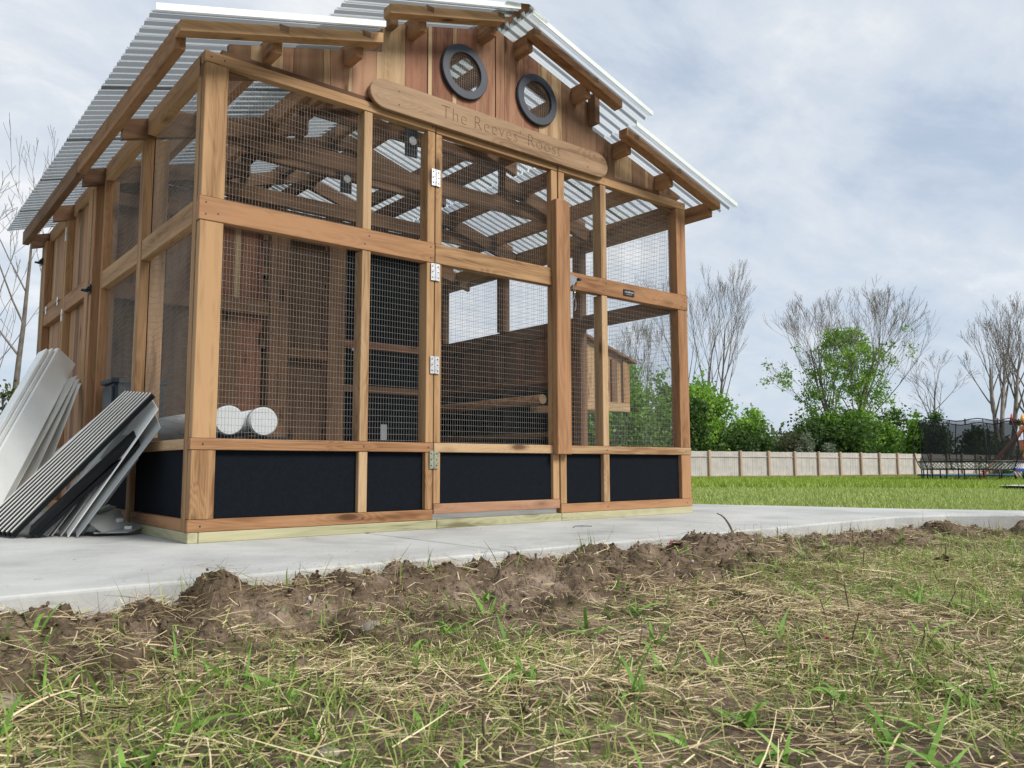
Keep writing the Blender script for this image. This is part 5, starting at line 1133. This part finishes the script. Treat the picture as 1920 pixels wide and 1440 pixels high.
# fallen leaves
LFM = plain("dead_leaf", (.13, .075, .055), .7, 0, .4, 40); LFR = plain("reddish_leaf", (.22, .05, .05), .6, 0, .3, 40)
def deadleaf(x, y, s, rz, rx, m, label):
    bm = bmesh.new(); n_ = 9; L_ = []; C_ = []; R2_ = []
    for i in range(n_ + 1):
        t_ = i / n_; w_ = math.sin(math.pi * min(1, t_ * .96 + .02)) ** .8 * .3 * s; x_ = (t_ - .5) * s; zc = .12 * s * math.sin(t_ * 3)
        C_.append(bm.verts.new((x_, 0, zc - .06 * s))); L_.append(bm.verts.new((x_, w_, zc + .1 * s * math.sin(i * 1.7 + 1)))); R2_.append(bm.verts.new((x_, -w_, zc + .08 * s)))
    for i in range(n_): bm.faces.new((C_[i], C_[i + 1], L_[i + 1], L_[i])); bm.faces.new((R2_[i], R2_[i + 1], C_[i + 1], C_[i]))
    o = link("dead_leaf", bm_me("dead_leaf", bm), m, None, Matrix.Translation((x, y, float(height(np.array([x]), np.array([y]))[0]) + .012)) @ Euler((rx, .2, rz)).to_matrix().to_4x4()); tag(o, label, "leaf")
deadleaf(2.12, -1.62, .075, 2.2, .9, LFM, "curled dark brown dead leaf standing in the grass at right"); deadleaf(.62, -2.02, .045, .5, .3, LFR, "small reddish dead leaf among straw, lower right of the middle"); deadleaf(-.18, -2.02, .03, 1.5, .9, LFM, "tiny folded brown leaf in the straw at the lower middle left"); deadleaf(1.25, -1.12, .07, .2, .2, LFR, "dull red-brown leaf on the soil ridge beside the slab")
# twig and specks on the slab
A = [(1.50, -.36, .003), (1.53, -.345, .006), (1.56, -.36, .006), (1.585, -.35, .004), (1.56, -.36, .006)]; B = [(1.53, -.345, .006), (1.56, -.36, .006), (1.585, -.35, .004), (1.61, -.365, .003), (1.575, -.335, .005)]
Vx, F = rods(A, B, .0016, 5); o = link("twig", np_mesh("twig", Vx, F), plain("dark_twig", (.05, .03, .02), .8)); tag(o, "small dark forked twig lying on the concrete in front of the door", "twig")
n = 300; X = R.uniform(-.8, 3.4, n); Y = -.90 + .86 * R.rand(n) ** 3.2; kk_ = fbm(X * 3, Y * 3, 2, 4) > .42; X, Y = X[kk_], Y[kk_]; n = len(X); P = np.stack([X, Y, np.full(n, .0022)], 1)
o = link("slab_debris", strips("slab_debris", P, R.uniform(0, 6.28, n), np.zeros(n), R.gamma(1.5, .003, n) + .002, R.uniform(.001, .003, n), np.zeros(n), pal([(.05, .035, .025), (.12, .08, .06)], n, R), STRAWM, 1, .6, 7), STRAWM); stuff(o); tag(o, "scattered crumbs of soil and straw on the concrete slab", "debris")
# mown lawn and long grass beyond
def wedge(n, z0, z1, p0, p1, pw=1.0):
    Z_ = z0 + (z1 - z0) * R.rand(n) ** pw; px = R.uniform(p0, p1, n); f2_ = np.array([fw.x, fw.y]) / math.hypot(fw.x, fw.y); r2_ = np.array([rt.x, rt.y])
    xy = np.array([CAM.x, CAM.y]) + f2_[None] * Z_[:, None] + r2_[None] * ((px - 960) / FPX * Z_)[:, None]; return xy[:, 0], xy[:, 1], Z_
def lawn(name, n, z0, z1, hl, wl, cols, label, sd, pw=1.0, p0=1130, p1=2150):
    X, Y, Z_ = wedge(n, z0, z1, p0, p1, pw)
    ok = ~((X < np.interp(Y, [-3.5, -2.0, -1.13, -.6, .005, .655, 1.6, 4.2], [5.9, 5.0, 4.46, 4.15, 3.95, 3.67, 3.55, 3.45])) & (Y < 4.3)); X, Y, Z_ = X[ok], Y[ok], Z_[ok]; n = len(X)
    P = np.stack([X, Y, height(X, Y) - .01], 1); f_ = (.5 + Z_ / z1 * .5); o = link(name, strips(name, P, R.uniform(0, 6.283, n), R.uniform(.7, 1.5, n), R.uniform(*hl, n), R.uniform(*wl, n) * f_, R.uniform(0, .5, n), pal(cols, n, R), BLADE, 2, .1, sd), BLADE); stuff(o); tag(o, label, "grass"); return o
lawn("mown_grass", 85000, 3.6, 15.5, (.03, .08), (.006, .013), [(.13, .22, .035), (.25, .37, .06), (.39, .49, .12), (.56, .57, .25), (.25, .39, .06)], "rough mown yellow-green lawn between the path and the long grass", 11, 1.0)
lawn("long_grass", 70000, 15, 47, (.09, .19), (.02, .05), [(.17, .27, .03), (.27, .38, .05), (.36, .45, .075)], "band of long bright green grass in front of the garden fence", 12, 1.0)
